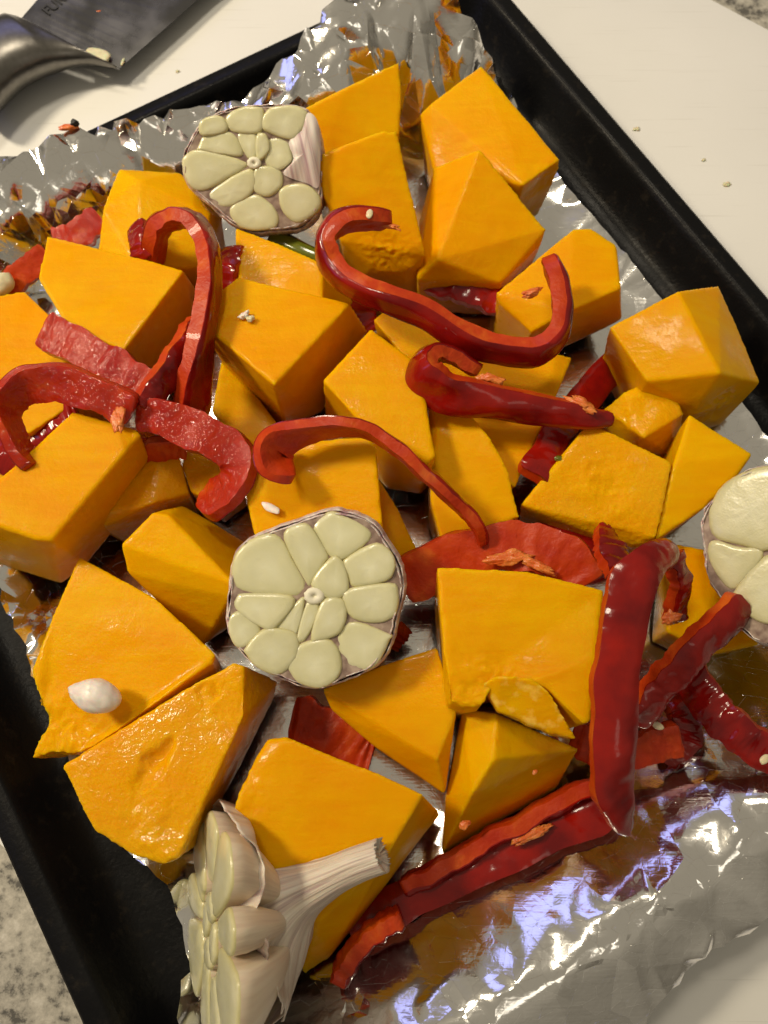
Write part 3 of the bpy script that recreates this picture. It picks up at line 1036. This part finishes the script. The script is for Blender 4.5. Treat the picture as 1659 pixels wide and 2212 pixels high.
PP("wide glossy maroon pepper strip standing out down the right side", [(1452, 1190, .062), (1424, 1200, .068), (1396, 1220, .073), (1366, 1262, .074), (1346, 1335, .073), (1335, 1420, .072), (1329, 1510, .070), (1325, 1600, .067), (1322, 1680, .062), (1335, 1745, .056), (1352, 1792, .050)],
   .0136, .0066, [12, 10, 8, 8, 10, 10, 10, 10, 10, 8, 5], ws=[.55, .75, .92, 1.0, 1.0, 1.0, .98, .95, .9, .74, .45], seed=14, sag=.18, n=110)
PP("slim shaded pepper strip hanging behind the upright maroon strip", [(1456, 1196, .056), (1470, 1262, .050), (1456, 1338, .040)], .0085, .0055, 40, seed=33, n=40, ribs=[(1450, 1335, .046, .0034, .0030, .0026, 30)])
PP("pointed red pepper tip poking up beside the maroon strip", [(1306, 1140, .046), (1318, 1185, .052), (1348, 1240, .056)], .0105, .006, 25, seed=15, n=34, ws=[.5, 1, 1.2], tip=(.3, .8))
PP("red pepper strip slanting from the right garlic to the maroon strip", [(1605, 1305, .048), (1535, 1368, .050), (1472, 1432, .050), (1420, 1492, .046), (1368, 1560, .040)], .0118, .0064, 38, seed=16)
PP("red pepper strip running off the right frame edge", [(1478, 1438, .032), (1518, 1500, .034), (1568, 1560, .036), (1622, 1604, .036), (1700, 1648, .036)], .0122, .0064, -32, seed=17)
PP("red pepper piece crossing under the maroon strip's lower half", [(1236, 1590, .020), (1320, 1622, .024), (1398, 1612, .026), (1466, 1590, .026)], .0125, .0055, 150, seed=18)
PP("dark curved pepper piece in the shade under the slanting strip", [(1430, 1488, .020), (1478, 1532, .022), (1472, 1598, .020), (1430, 1640, .016)], .0125, .0055, 20, seed=19)
PP("long pepper strip with orange cut edge along the squash ridge", [(872, 1916, .014), (950, 1878, .016), (1045, 1822, .018), (1145, 1768, .020), (1240, 1716, .022), (1306, 1696, .022)], .0112, .0068, -95, seed=20, tip=(.8, .7), ribs=[(1085, 1800, .0225, .006, .002, .0018, 28), (1180, 1748, .0245, .006, .002, .0018, 28)])
PP("nearest long red pepper strip lying along the foil slope", [(760, 2018, .012), (850, 1962, .014), (965, 1900, .015), (1085, 1848, .017), (1190, 1800, .019), (1310, 1748, .022)], .0135, .006, 10, seed=21, tip=(.7, .7), ribs=[(1150, 1802, .0245, .0075, .0022, .0016, 24)])
PP("bright red pepper end below the garlic stem", [(733, 2112, .016), (768, 2056, .020), (820, 2006, .022), (868, 1982, .022)], .0115, .0070, -100, seed=22, n=44, tip=(.7, .7))
PP("red pepper piece at the left edge beside the foil wall", [(-5, 634, .026), (48, 592, .030), (105, 548, .032)], .0105, .006, 150, seed=23, n=40)
PP("small wet pepper piece against the far left foil wall", [(122, 526, .032), (168, 508, .036), (218, 470, .038)], .0115, .0055, 160, wet=True, seed=24, n=40)
PP("dark pepper strip glimpsed inside the left loop", [(55, 968, .032), (108, 920, .036), (165, 886, .038)], .0105, .0055, 0, seed=25, n=40)
PP("glossy maroon pepper end at the left edge below the loop", [(-50, 975, .034), (5, 985, .036), (55, 1012, .034)], .0125, .006, 0, seed=26, n=40)
PP("red pepper piece lying under the big ridged wedge", [(915, 600, .022), (1000, 625, .024), (1085, 655, .022)], .0115, .006, -10, seed=27, n=40)
PP("wide dark red pepper slice on the foil below the middle garlic", [(632, 1552, .010), (670, 1562, .011), (725, 1594, .011), (772, 1630, .010), (800, 1640, .009)], .0165, .0055, 172, seed=28, n=50, tip=(.6, .7))
PP("small orange pepper sliver right of the middle garlic", [(842, 1396, .016), (858, 1374, .018), (876, 1352, .018)], .0065, .004, 150, seed=29, n=26)
PP("red pepper piece behind the crumbly wedge beside the arch", [(486, 640, .036), (494, 585, .042), (508, 538, .042)], .0105, .006, 30, seed=30, n=36)
PP("dark red pepper piece in the gap under the long hook", [(752, 656, .020), (782, 690, .022), (802, 720, .020)], .0115, .0055, 10, seed=31, n=30)


# ------------------------------------------------------------------ garlic
def uv_ring(me, S, rings):
    """u runs around, v runs down; for meshes made of rings of S verts"""
    uvl = me.uv_layers.new(name="UVMap")
    for poly in me.polygons:
        ks = [me.loops[li].vertex_index for li in poly.loop_indices]
        us = [(k % S) / S for k in ks]
        wrap = max(us) - min(us) > 0.5
        for li, k, u in zip(poly.loop_indices, ks, us):
            if wrap and u < 0.5:
                u += 1
            uvl.data[li].uv = (u, min(k // S, rings) / max(1, rings - 1))


def loft(rings, S, cap_top=False, cap_bot=True):
    vs = [v for r in rings for v in r]
    fs = []
    for i in range(len(rings) - 1):
        for k in range(S):
            fs.append((i * S + k, i * S + (k + 1) % S, (i + 1) * S + (k + 1) % S, (i + 1) * S + k))
    if cap_top:
        fs.append(tuple(range(S)))
    if cap_bot:
        fs.append(tuple(range((len(rings) - 1) * S, len(rings) * S)))
    return vs, fs


class Plane:
    def __init__(self, c, nrm):
        self.c = c
        self.n = nrm.normalized()
        e = Vector((1, 0, 0))
        if abs(self.n.x) > 0.8:
            e = Vector((0, 1, 0))
        self.e1 = (e - self.n * e.dot(self.n)).normalized()
        self.e2 = self.n.cross(self.e1)

    def px(self, x, y):
        r = ray(x, y)
        t = (self.c - CAM).dot(self.n) / r.dot(self.n)
        d = CAM + r * t - self.c
        return np.array((d.dot(self.e1), d.dot(self.e2)))

    def at(self, a, b_, h=0.0):
        return self.c + self.e1 * a + self.e2 * b_ + self.n * h


def clove(pl, poly, root, seed, side, depth=.026, S=26, cut='gcut', bulge=1.0, axis=(0, 0), gap=-.00050, spread=1.02, cone=None):
    pts = catmull(poly, S, True)
    c = sum(pts) / S
    r = np.mean([np.linalg.norm(p - c) for p in pts])
    k0 = 1 - gap / r
    pts = [c + (p - c) * k0 * (1 + .035 * noise.noise(Vector((i * .55, seed * 1.7, 2)))) for i, p in enumerate(pts)]
    rr = random.Random(seed)
    hh = rr.uniform(-.0005, .0004)
    ta, tb = rr.uniform(-.05, .05), rr.uniform(-.05, .05)
    rings = []
    spec = [(.0004 * bulge, .03, 0), (.0004 * bulge, .35, 0), (.00035 * bulge, .72, 0), (.0002, .91, 0), (-.0002, .975, 0), (-.0009, 1.0, 0), (-depth * .2, spread, 0), (-depth * .45, spread * .97, .08), (-depth * .7, .80, .25), (-depth * .92, .45, .45), (-depth, .10, .5)]
    for d, s, sh in spec:
        ring = []
        for i, p in enumerate(pts):
            q = c + (p - c) * s
            if cone is None:
                q = q + (np.array(axis) - c) * sh
            else:
                q = np.array(axis) + (c + (p - c) * min(s, 1.0) - np.array(axis)) * np.interp(-d, cone[0], cone[1]) if d < -.0005 else q
            nz = .00025 * noise.noise(Vector((q[0] * 420, q[1] * 420, seed))) if d > -.001 else 0
            ring.append(pl.at(q[0], q[1], d + hh + nz + ((q[0] - c[0]) * ta + (q[1] - c[1]) * tb if d > -.002 else 0)) - root.location)
        rings.append(ring)
    vs, fs = loft(rings, S, True, True)
    me = mesh_from(vs, fs)
    uv_ring(me, S, len(rings))
    me.materials.append(M[cut])
    me.materials.append(M[side])
    for p_ in me.polygons:
        p_.material_index = 1 if min(p_.vertices) >= 5 * S else 0
    o = bpy.data.objects.new("clove", me)
    COL.objects.link(o)
    o.parent = root
    return o


def wrapper(pl, hull, root, seed, prof, S=120, margin=.0001, mat_='paper', edge=.0014, name="papery_skin", span=None):
    c = sum(hull) / len(hull)
    rings = []
    ang = []
    for k in range(S):
        a = 2 * math.pi * k / S
        d = np.array((math.cos(a), math.sin(a)))
        # support of the convex outline along a ray
        best = 0
        m_ = len(hull)
        for i in range(m_):
            p, q = hull[i] - c, hull[(i + 1) % m_] - c
            e = q - p
            den = d[0] * e[1] - d[1] * e[0]
            if abs(den) < 1e-12:
                continue
            t = (p[0] * e[1] - p[1] * e[0]) / den
            u = (p[0] * d[1] - p[1] * d[0]) / den
            if t > 0 and -1e-6 <= u <= 1 + 1e-6:
                best = max(best, t)
        ang.append((d, best))
    sm = [np.mean([ang[(k + j) % S][1] for j in range(-3, 4)]) for k in range(S)]
    for ri, (dep, sc) in enumerate(prof):
        ring = []
        for k in range(S):
            d, _ = ang[k]
            r = (sm[k] + margin) * sc
            rid = 1 + .012 * noise.noise(Vector((k * 0.9, dep * 60, seed))) + .02 * noise.noise(Vector((d[0] * 3, d[1] * 3, seed + 2)))
            h = dep
            if ri == 0:
                h = dep + edge * noise.noise(Vector((d[0] * 5, d[1] * 5, seed + 5))) + edge * .6 * noise.noise(Vector((k * .55, 0, seed + 7)))
            q = c + d * r * rid
            ring.append(pl.at(q[0], q[1], h) - root.location)
        rings.append(ring)
    vs, fs = loft(rings, S, False, True)
    me = mesh_from(vs, fs)
    uv_ring(me, S, len(rings))
    me.materials.append(M[mat_])
    o = bpy.data.objects.new(name, me)
    COL.objects.link(o)
    o.parent = root
    so = o.modifiers.new("thick", 'SOLIDIFY')
    so.thickness = .0003
    so.offset = -1
    return o, c, sm


def garlic_cut(label, cpx, tiltn, polys, core, extra=(), depth=.028, seed=0, mat_='paper', dep0=-.0003, flap=None):
    C = P(*cpx)
    tocam = (CAM - C).normalized()
    nrm = (tocam + Vector(tiltn)).normalized()
    pl = Plane(C, nrm)
    root = empty("garlic_bulb", Vector((C.x, C.y, max(0.002, C.z - depth))))
    tag(root, label, "garlic", "halved garlic heads on the tray")
    allp = []
    pp = []
    for po in polys:
        q = [pl.px(x, y) for x, y in po]
        pp.append(q)
        allp += q
    allp += [pl.px(x, y) for x, y in extra]
    idx = geometry.convex_hull_2d([Vector(p) for p in allp])
    hull = [allp[i] for i in idx]
    hc = sum(hull) / len(hull)
    for i, q in enumerate(pp):
        clove(pl, q, root, seed * 50 + i, 'gskin', depth * .9, axis=hc)
    prof = [(dep0, 1.0), (-.003, 1.018), (-.007, 1.045), (-.013, 1.05), (-.019, .98), (-.0245, .80), (-.028, .55), (-.030, .28), (-.031, .1)]
    k = depth / .031
    wrapper(pl, hull, root, seed, [(d * k, s) for d, s in prof], mat_=mat_)
    wrapper(pl, hull, root, seed + 40, [((d - .0022) * k, s * 1.012) for d, s in prof], mat_=mat_, margin=.0008, edge=.0042, name="outer_skin")
    # dark membranes between the cloves
    S = 60
    rings = []
    for s, d in ((.02, -.0006), (.5, -.0006), (1.0, -.0005)):
        rings.append([pl.at(*(hc + (hull_pt(hull, hc, 2 * math.pi * j / S)) * s), d) - root.location for j in range(S)])
    vs, fs = loft(rings, S, True, False)
    me = mesh_from(vs, fs)
    me.materials.append(M['memb'])
    o = bpy.data.objects.new("membrane", me)
    COL.objects.link(o)
    o.parent = root
    if flap:
        # a loose leaf of outer skin folded up over the cut
        fl = [pl.px(x, y) for x, y in flap]
        pts_ = catmull(fl, 40, True)
        cc = sum(pts_) / 40
        rings = []
        for s_ in (1.0, .86, .68, .48, .26, .04):
            rg_ = []
            for p_ in pts_:
                q = cc + (p_ - cc) * s_
                h_ = .0002 + .0022 * (1 - s_ ** 2) + .0012 * noise.noise(Vector((q[0] * 240, q[1] * 60, 3)))
                rg_.append(pl.at(q[0], q[1], h_) - root.location)
            rings.append(rg_)
        vs, fs = loft(rings, 40, False, True)
        me = mesh_from(vs, fs)
        uvl = me.uv_layers.new(name="UVMap")
        for lp in me.loops:
            v_ = me.vertices[lp.vertex_index].co
            uvl.data[lp.index].uv = ((v_.x * .9 + v_.y * .25) * 7, v_.y * 8)
        me.materials.append(M['paper'])
        o = bpy.data.objects.new("skin_flap", me)
        COL.objects.link(o)
        o.parent = root
    if core:
        x, y, r = core
        q = pl.px(x, y)
        S = 20
        rings = []
        for s, d in ((.18, .0002), (.25, .0009), (.8, .0010), (1.0, .0003), (1.0, -.006)):
            rings.append([pl.at(q[0] + math.cos(6.2832 * j / S) * r * s * (1.2 + .08 * math.sin(3 * j)), q[1] + math.sin(6.2832 * j / S) * r * s, d) - root.location for j in range(S)])
        vs, fs = loft(rings, S, True, True)
        me = mesh_from(vs, fs)
        me.materials.append(M['core'])
        o = bpy.data.objects.new("stalk_core", me)
        COL.objects.link(o)
        o.parent = root
    return root


def hull_pt(hull, c, a):
    d = np.array((math.cos(a), math.sin(a)))
    best = 0
    m_ = len(hull)
    for i in range(m_):
        p, q = hull[i] - c, hull[(i + 1) % m_] - c
        e = q - p
        den = d[0] * e[1] - d[1] * e[0]
        if abs(den) < 1e-12:
            continue
        t = (p[0] * e[1] - p[1] * e[0]) / den
        u = (p[0] * d[1] - p[1] * d[0]) / den
        if t > 0 and -1e-6 <= u <= 1 + 1e-6:
            best = max(best, t)
    return d * best


G1 = [[(395, 353), (410, 330), (443, 326), (530, 352), (493, 383), (443, 410), (410, 400)], [(430, 316), (443, 293), (500, 287), (522, 333), (483, 333), (430, 323)],
      [(433, 268), (453, 253), (480, 255), (490, 280), (467, 290), (437, 290)], [(493, 248), (520, 233), (553, 232), (567, 240), (567, 275), (550, 287), (505, 283), (490, 266)],
      [(570, 253), (590, 233), (640, 230), (663, 247), (655, 275), (633, 300), (593, 290), (570, 277)], [(515, 290), (550, 290), (553, 335), (533, 337)],
      [(556, 293), (575, 295), (581, 322), (566, 342), (555, 336)], [(583, 300), (620, 307), (630, 345), (600, 367), (573, 346)], [(553, 366), (573, 360), (603, 370), (607, 400), (580, 423), (551, 411), (548, 385)],
      [(453, 416), (536, 367), (548, 410), (500, 445), (466, 440)], [(499, 450), (546, 421), (583, 440), (600, 470), (590, 492), (540, 496), (510, 481)], [(604, 420), (618, 402), (660, 400), (688, 425), (685, 455), (643, 480), (612, 456)]]
garlic_cut("purple-skinned halved garlic head at the top left, one clove half wrapped", (545, 355, .060), (-.10, .10, 0), G1, (549, 352, .0022), extra=[(676, 262), (684, 300), (688, 340), (640, 490)], seed=1, flap=[(652, 282), (664, 244), (684, 258), (692, 300), (692, 350), (688, 405), (664, 396), (628, 385), (612, 372), (634, 345), (624, 306)])
G2 = [[(505, 1214), (532, 1174), (582, 1154), (612, 1171), (632, 1211), (657, 1257), (645, 1284), (599, 1287), (525, 1277), (504, 1251)], [(615, 1154), (645, 1134), (672, 1141), (707, 1197), (699, 1217), (672, 1259), (662, 1257), (632, 1204)],
      [(679, 1134), (712, 1107), (745, 1115), (792, 1141), (794, 1167), (739, 1207), (715, 1201), (689, 1164)], [(675, 1261), (715, 1207), (739, 1214), (752, 1257), (745, 1284), (712, 1292)],
      [(745, 1211), (809, 1176), (845, 1197), (850, 1231), (832, 1254), (769, 1266), (755, 1247)], [(742, 1287), (765, 1271), (845, 1261), (859, 1291), (849, 1331), (809, 1344), (762, 1331)],
      [(512, 1291), (532, 1283), (632, 1291), (595, 1354), (565, 1354), (512, 1317)], [(495, 1341), (519, 1324), (560, 1361), (525, 1397), (502, 1384)], [(599, 1354), (649, 1294), (655, 1314), (639, 1371), (620, 1373)],
      [(643, 1375), (664, 1300), (685, 1304), (685, 1331), (659, 1380)], [(674, 1377), (697, 1301), (739, 1297), (747, 1331), (732, 1367), (695, 1381)], [(535, 1397), (572, 1361), (629, 1364), (644, 1387), (639, 1422), (605, 1455), (565, 1445), (535, 1415)],
      [(629, 1422), (652, 1392), (709, 1382), (735, 1422), (729, 1462), (692, 1485), (649, 1475), (625, 1445)], [(729, 1377), (765, 1344), (839, 1371), (839, 1384), (815, 1432), (782, 1447), (742, 1425)]]
g2 = garlic_cut("halved garlic head showing fourteen cut cloves in the middle of the tray", (683, 1297, .062), (-.05, -.05, 0), G2, (679, 1287, .0027), extra=[(800, 1125), (870, 1260)], depth=.032, seed=2)
G3 = [[(1533, 1095), (1570, 1042), (1640, 1012), (1720, 1020), (1730, 1150), (1660, 1186), (1600, 1175), (1540, 1155)], [(1537, 1170), (1590, 1182), (1645, 1195), (1583, 1271), (1535, 1215)],
      [(1652, 1203), (1588, 1277), (1592, 1302), (1650, 1345), (1720, 1325), (1725, 1215)], [(1740, 1030), (1820, 1060), (1840, 1140), (1745, 1160)], [(1740, 1200), (1840, 1170), (1850, 1250), (1760, 1330)]]
garlic_cut("halved garlic head cut off by the right frame edge", (1680, 1185, .058), (-.22, .02, 0), G3, None, extra=[(1516, 1120), (1530, 1250), (1620, 1375), (1660, 1395)], seed=3, depth=.030)

# the head seen from the side with its stem
C = P(452, 2010, .037)
N4 = Vector((-.90, -.08, .36)).normalized()
pl = Plane(C, N4)
pl.e1 = (Vector((-.12, 1, 0)) - N4 * Vector((-.12, 1, 0)).dot(N4)).normalized()
pl.e2 = N4.cross(pl.e1)
root = empty("garlic_bulb", Vector((C.x + .02, C.y, .002)))
tag(root, "garlic head lying on its side with a long papery stem, at the bottom", "garlic", "halved garlic heads on the tray")
RB = .0365
polys4 = []
na = 9
angs = [2 * math.pi * (i + .18 * math.sin(i * 2.3)) / na + .2 for i in range(na)]
for i in range(na):
    a0, a1 = angs[i], angs[(i + 1) % na] + (2 * math.pi if i == na - 1 else 0)
    r0, r1 = RB * (.36 + .05 * math.sin(i * 1.7)), RB * (.97 + .05 * math.sin(i * 2.9))
    am = (a0 + a1) / 2
    g = .03
    f = lambda a, r: np.array((math.cos(a) * r, math.sin(a) * r))
    polys4.append([f(a0 + g, r0), f(a0 + g, r1 * .8), f(a0 + .12, r1 * .97), f(am, r1 * 1.04), f(a1 - .12, r1 * .97), f(a1 - g, r1 * .8), f(a1 - g, r0), f(am, r0 * .9)])
for i in range(4):
    a0 = i * math.pi / 2 + .4
    polys4.append([np.array((math.cos(a0 + t) * RB * q, math.sin(a0 + t) * RB * q)) for t, q in ((.1, .10), (.05, .28), (.7, .33), (1.45, .28), (1.4, .10))])
for i, q in enumerate(polys4):
    clove(pl, q, root, 300 + i, 'gskin', .024, bulge=1.8, axis=(0, 0), gap=.0001, spread=1.0, cone=((0, .004, .008, .0145, .021, .025), (1.0, .985, .90, .74, .50, .30)))
# sleeve: an axis that runs from inside the bulb into the stem
axis = [pl.at(0, 0, -.002), pl.at(.0, 0, -.012)]
stem_pts = [P(578, 1972, .033), P(640, 1930, .038), P(705, 1898, .043), P(770, 1868, .047), P(826, 1848, .050)]
A = catmull([tuple(p) for p in axis + stem_pts], 60)
rad_keys = catmull([(RB * 1.03,), (RB * .90,), (RB * .56,), (.0100,), (.0062,), (.0052,), (.0050,)], 60)
S = 120


def sleeve(f, th):
    x = f * 59
    i = min(58, int(x))
    g = x - i
    a = Vector(A[i]).lerp(Vector(A[i + 1]), g)
    T = (Vector(A[min(i + 3, 59)]) - Vector(A[max(i - 2, 0)])).normalized()
    k = min(1.0, max(0.0, (f - .05) / .40))
    k = k * k * (3 - 2 * k)
    T = (-N4).lerp(T, k).normalized()
    e1 = (pl.e1 - T * pl.e1.dot(T)).normalized()
    e2 = T.cross(e1)
    rr_ = float(rad_keys[i][0] * (1 - g) + rad_keys[i + 1][0] * g)
    rid = 1 + .016 * math.sin(th * 13 + 1.5 * math.sin(f * 4)) + .010 * math.sin(th * 31 + 2 * f) + .03 * noise.noise(Vector((math.cos(th) * 2, math.sin(th) * 2, 4 + f)))
    return a + (e1 * math.cos(th) + e2 * math.sin(th)) * rr_ * rid, T, (e1 * math.cos(th) + e2 * math.sin(th))


rings = [[] for _ in range(56)]
for k in range(S):
    th = 2 * math.pi * k / S
    _, _, d = sleeve(.1, th)
    f0 = .03 + .215 * max(0.0, min(1.0, d.z * 1.1 - d.y * .75 + .15)) + .03 * noise.noise(Vector((k * .35, 0, 3))) + .012 * noise.noise(Vector((k * 1.3, 5, 3)))
    for i in range(56):
        f = f0 + (1 - f0) * i / 55
        p_, T, _ = sleeve(f, th)
        rings[i].append(p_ - root.location)
# open stem end, turned in
last = rings[-1]
cl = sum(last, Vector()) / S
rings[-1] = last = [v + T * (.0016 * noise.noise(Vector((k * .5, 2, 2))) + .0012 * noise.noise(Vector((k * 1.7, 1, 2)))) for k, v in enumerate(last)]
rings.append([cl + (v - cl) * .86 - T * .0006 for v in last])
rings.append([cl + (v - cl) * .45 - T * .0012 for v in last])
vs, fs = loft(rings, S, False, True)
me = mesh_from(vs, fs)
uv_ring(me, S, len(rings))
me.materials.append(M['paperw'])
o = bpy.data.objects.new("papery_stem", me)
COL.objects.link(o)
o.parent = root
o.modifiers.new("thick", 'SOLIDIFY').thickness = .0003

# loose small clove on the left slab
lump("garlic_clove", (203, 1502, .0460), .0088, .0056, .0052, M['clove_white'], ang=-14, rough=.07, taper=.45, label="small loose pinkish-white clove resting on the left slab", cat="garlic clove", sub=4, seed=4)
lump("garlic_clove", (-6, 618, .034), .007, .005, .004, M['pale'], ang=30, rough=.15, label="pale clove peeking in at the left frame edge above the squash", cat="garlic clove", seed=5)

# ------------------------------------------------------------------ knife
kz = lambda z: z
knife = empty("kitchen_knife", P(120, 120, BZ))
tag(knife, "steel kitchen knife lying on the white board, blade cut off by the top edge", "knife")


def addpart(name, me, parent, material):
    me.transform(Matrix.Translation(-parent.location))
    me.materials.append(material)
    o = bpy.data.objects.new(name, me)
    COL.objects.link(o)
    o.parent = parent
    return o


spine = [(37, 50, .0135), (80, 0, .0135), (150, -80, .0135), (330, -290, .0130), (520, -500, .0125)]
edge = [(256, 151, .0048), (300, 111, .0048), (430, -4, .0046), (640, -200, .0044), (690, -420, .0044)]
sp = [Vector(v) for v in catmull([tuple(P(*p)) for p in spine], 24)]
ed = [Vector(v) for v in catmull([tuple(P(*p)) for p in edge], 24)]
vs, fs = [], []
for s_, e_ in zip(sp, ed):
    b1 = s_.lerp(e_, .93)
    vs += [s_ + Vector((0, 0, 0)), b1 + Vector((0, 0, .0001)), e_, s_.lerp(e_, .9) - Vector((0, 0, .0012)), s_ - Vector((0, 0, .0022))]
for i in range(23):
    for k in range(5):
        fs.append((i * 5 + k, i * 5 + (k + 1) % 5, (i + 1) * 5 + (k + 1) % 5, (i + 1) * 5 + k))
fs.append((4, 3, 2, 1, 0))
fs.append(tuple(23 * 5 + k for k in range(5)))
me = mesh_from(vs, fs, False)
blade = addpart("blade", me, knife, M['blade'])
# handle with flared bolster
Uc = [(60, 74, .013), (37, 50, .0130), (18, 50, .010), (0, 57, .011), (-50, 85, .012), (-120, 135, .012)]
Lc = [(256, 150, .0075), (190, 138, .008), (133, 144, .009), (84, 160, .010), (35, 190, .010), (-30, 262, .010)]
Uv = [Vector(v) for v in catmull([tuple(P(*p)) for p in Uc], 30)]
Lv = [Vector(v) for v in catmull([tuple(P(*p)) for p in Lc], 30)]
rings = []
S = 24
for i in range(30):
    f = i / 29
    c = (Uv[i] + Lv[i]) / 2
    hx = (Uv[i] - Lv[i]) / 2
    hh = .0022 + .0085 * min(1, f * 2.2)
    ring = []
    for k in range(S):
        th = 2 * math.pi * k / S
        cx = math.copysign(abs(math.cos(th)) ** .8, math.cos(th))
        sx = math.copysign(abs(math.sin(th)) ** .9, math.sin(th))
        ring.append(c + hx * cx + Vector((0, 0, sx * hh)) + Vector((0, 0, .001)))
    rings.append(ring)
vs, fs = loft(rings, S, True, True)
addpart("handle", mesh_from(vs, fs), knife, M['handle'])
# etched lettering on the blade
cu = bpy.data.curves.new("txt", 'FONT')
cu.body = "FURI"
cu.size = 1.0
cu.extrude = 0.0
cu.offset = 0.02
to = bpy.data.objects.new("txt", cu)
COL.objects.link(to)
dg = bpy.context.evaluated_depsgraph_get()
tm = bpy.data.meshes.new_from_object(to.evaluated_get(dg))
bpy.data.objects.remove(to)
o0 = P(106, 36, .0115)
ex = (P(150, -4, .0115) - o0)
exl = ex.length / 2.05
ex = ex.normalized()
nb = (sp[4] - sp[0]).cross(ed[4] - sp[4]).normalized()
if nb.z < 0:
    nb = -nb
ey = nb.cross(ex).normalized()
p0 = sp[0]
for v in tm.vertices:
    q = o0 + ex * (v.co.x * exl) + ey * (v.co.y * exl * 1.05)
    q = q - nb * ((q - p0).dot(nb) - .0005)
    v.co = q
tm.transform(Matrix.Translation(-knife.location))
addpart("lettering", tm, blade, M['ink'])

# ------------------------------------------------------------------ crumbs, seeds, little bits
lump("garlic_slice", (210, 120, .0080), .0066, .0042, .0011, M['pale'], ang=-18, rough=.15, label="thin pale garlic slice stuck near the knife's heel", cat="garlic slice", seed=2)
lump("garlic_crumb", (212, 26, .0090), .0017, .0008, .0006, M['rib'], ang=25, label="tiny pink shred on the middle of the knife blade", cat="crumb", sub=2)
lump("garlic_crumb", (265, 133, .0062), .0007, .0024, .0005, M['pale'], ang=-12, label="curved yellowish shred at the knife's heel corner", cat="crumb", sub=2)
for x, y, s, lb in ((1375, 278, .0015, "faint yellow garlic smear on the board nearest the tray's right rim"), (1570, 398, .0016, "pale garlic crumb on the board at the right, below the smear"),
                    (383, 154, .0010, "lone speck on the board between the knife and the tray"), (1520, 345, .0010, "tiny speck on the board just above the right crumb"),
                    (1590, 585, .0009, "tiny speck on the board close to the lower right rim")):
    lump("garlic_crumb", (x, y, BZ + .0004), s, s * .65, s * .28, M['pale'], ang=20, rough=.7, label=lb, cat="crumb", sub=3, seed=x)
lump("char_speck", (161, 266, .035), .0018, .0015, .0014, M['char'], label="small black burnt speck on the far foil edge", cat="speck", rough=.4)
lump("squash_scrap", (147, 275, .034), .0042, .0013, .0010, M['rib'], ang=8, label="orange scrap on the far foil edge beside the black speck", cat="squash scrap", rough=.3)
lump("garlic_bit", (528, 680, .0575), .0020, .0011, .0008, M['clove_white'], ang=40, label="pinkish garlic bit on the crumbly squash wedge", cat="garlic bit", rough=.6)
lump("garlic_bit", (541, 688, .0575), .0014, .0012, .0009, M['pale'], ang=10, label="yellowish garlic crumb beside the pinkish bit on the wedge", cat="garlic bit", rough=.5)
lump("garlic_flake", (585, 1097, .0503), .0034, .0015, .0004, M['clove_white'], ang=-28, label="flat pale garlic flake above the middle garlic head", cat="garlic flake", rough=.2)
lump("herb_bit", (1207, 990, .0418), .0013, .0010, .0007, M['green'], ang=10, label="tiny green bit on the dark pepper strip's end", cat="herb bit", rough=.5)
for x, y, z, a, lb in ((1421, 1568, .034, -20, "pepper seed on the shaded pepper below the slanting strip"), (1652, 1640, .043, 40, "pepper seed on the strip at the right frame edge"),
                       (798, 462, .067, 80, "pepper seed on the curl near the top garlic"), (974, 1392, .006, 0, "pepper seed on the foil right of the middle garlic")):
    lump("pepper_seed", (x, y, z), .0020, .0012, .0007, M['seed'], ang=a, rough=.12, label=lb, cat="seed", group="loose pepper seeds")

for x, y, z, s_, lb in ((1004, 1782, .031, .0018, "pinkish flake on the ridged wedge above the near strips"), (1156, 1668, .038, .0009, "tiny crumb on the ridged wedge's shaded right face"),
                    (808, 658 + 6, .048, .0010, "tiny white crumb on the squash corner below the hook")):
    lump("garlic_flake", (x, y, z), s_, s_ * .7, s_ * .3, M['rib'], ang=30, rough=.6, label=lb, cat="garlic flake", seed=x)
# olive green stalk under the top garlic
path = [P(590, 520, .034), P(620, 530, .035), P(655, 546, .036), P(695, 562, .036), P(715, 572, .034)]
A = [Vector(v) for v in catmull([tuple(p) for p in path], 24)]
rings = []
for i, a in enumerate(A):
    T = (A[min(i + 1, 23)] - A[max(i - 1, 0)]).normalized()
    e1 = Vector((0, 0, 1)).cross(T).normalized()
    e2 = T.cross(e1)
    r = .0042 * (1.1 - .45 * i / 23)
    rings.append([a + (e1 * math.cos(6.2832 * k / 16) + e2 * math.sin(6.2832 * k / 16)) * r * (1 + .08 * math.sin(k * 2.4)) for k in range(16)])
vs, fs = loft(rings, 16, True, True)
o = link("pepper_stalk", mesh_from(vs, fs), None, [M['green']])
tag(o, "glossy olive green stalk under the top garlic head", "stalk")
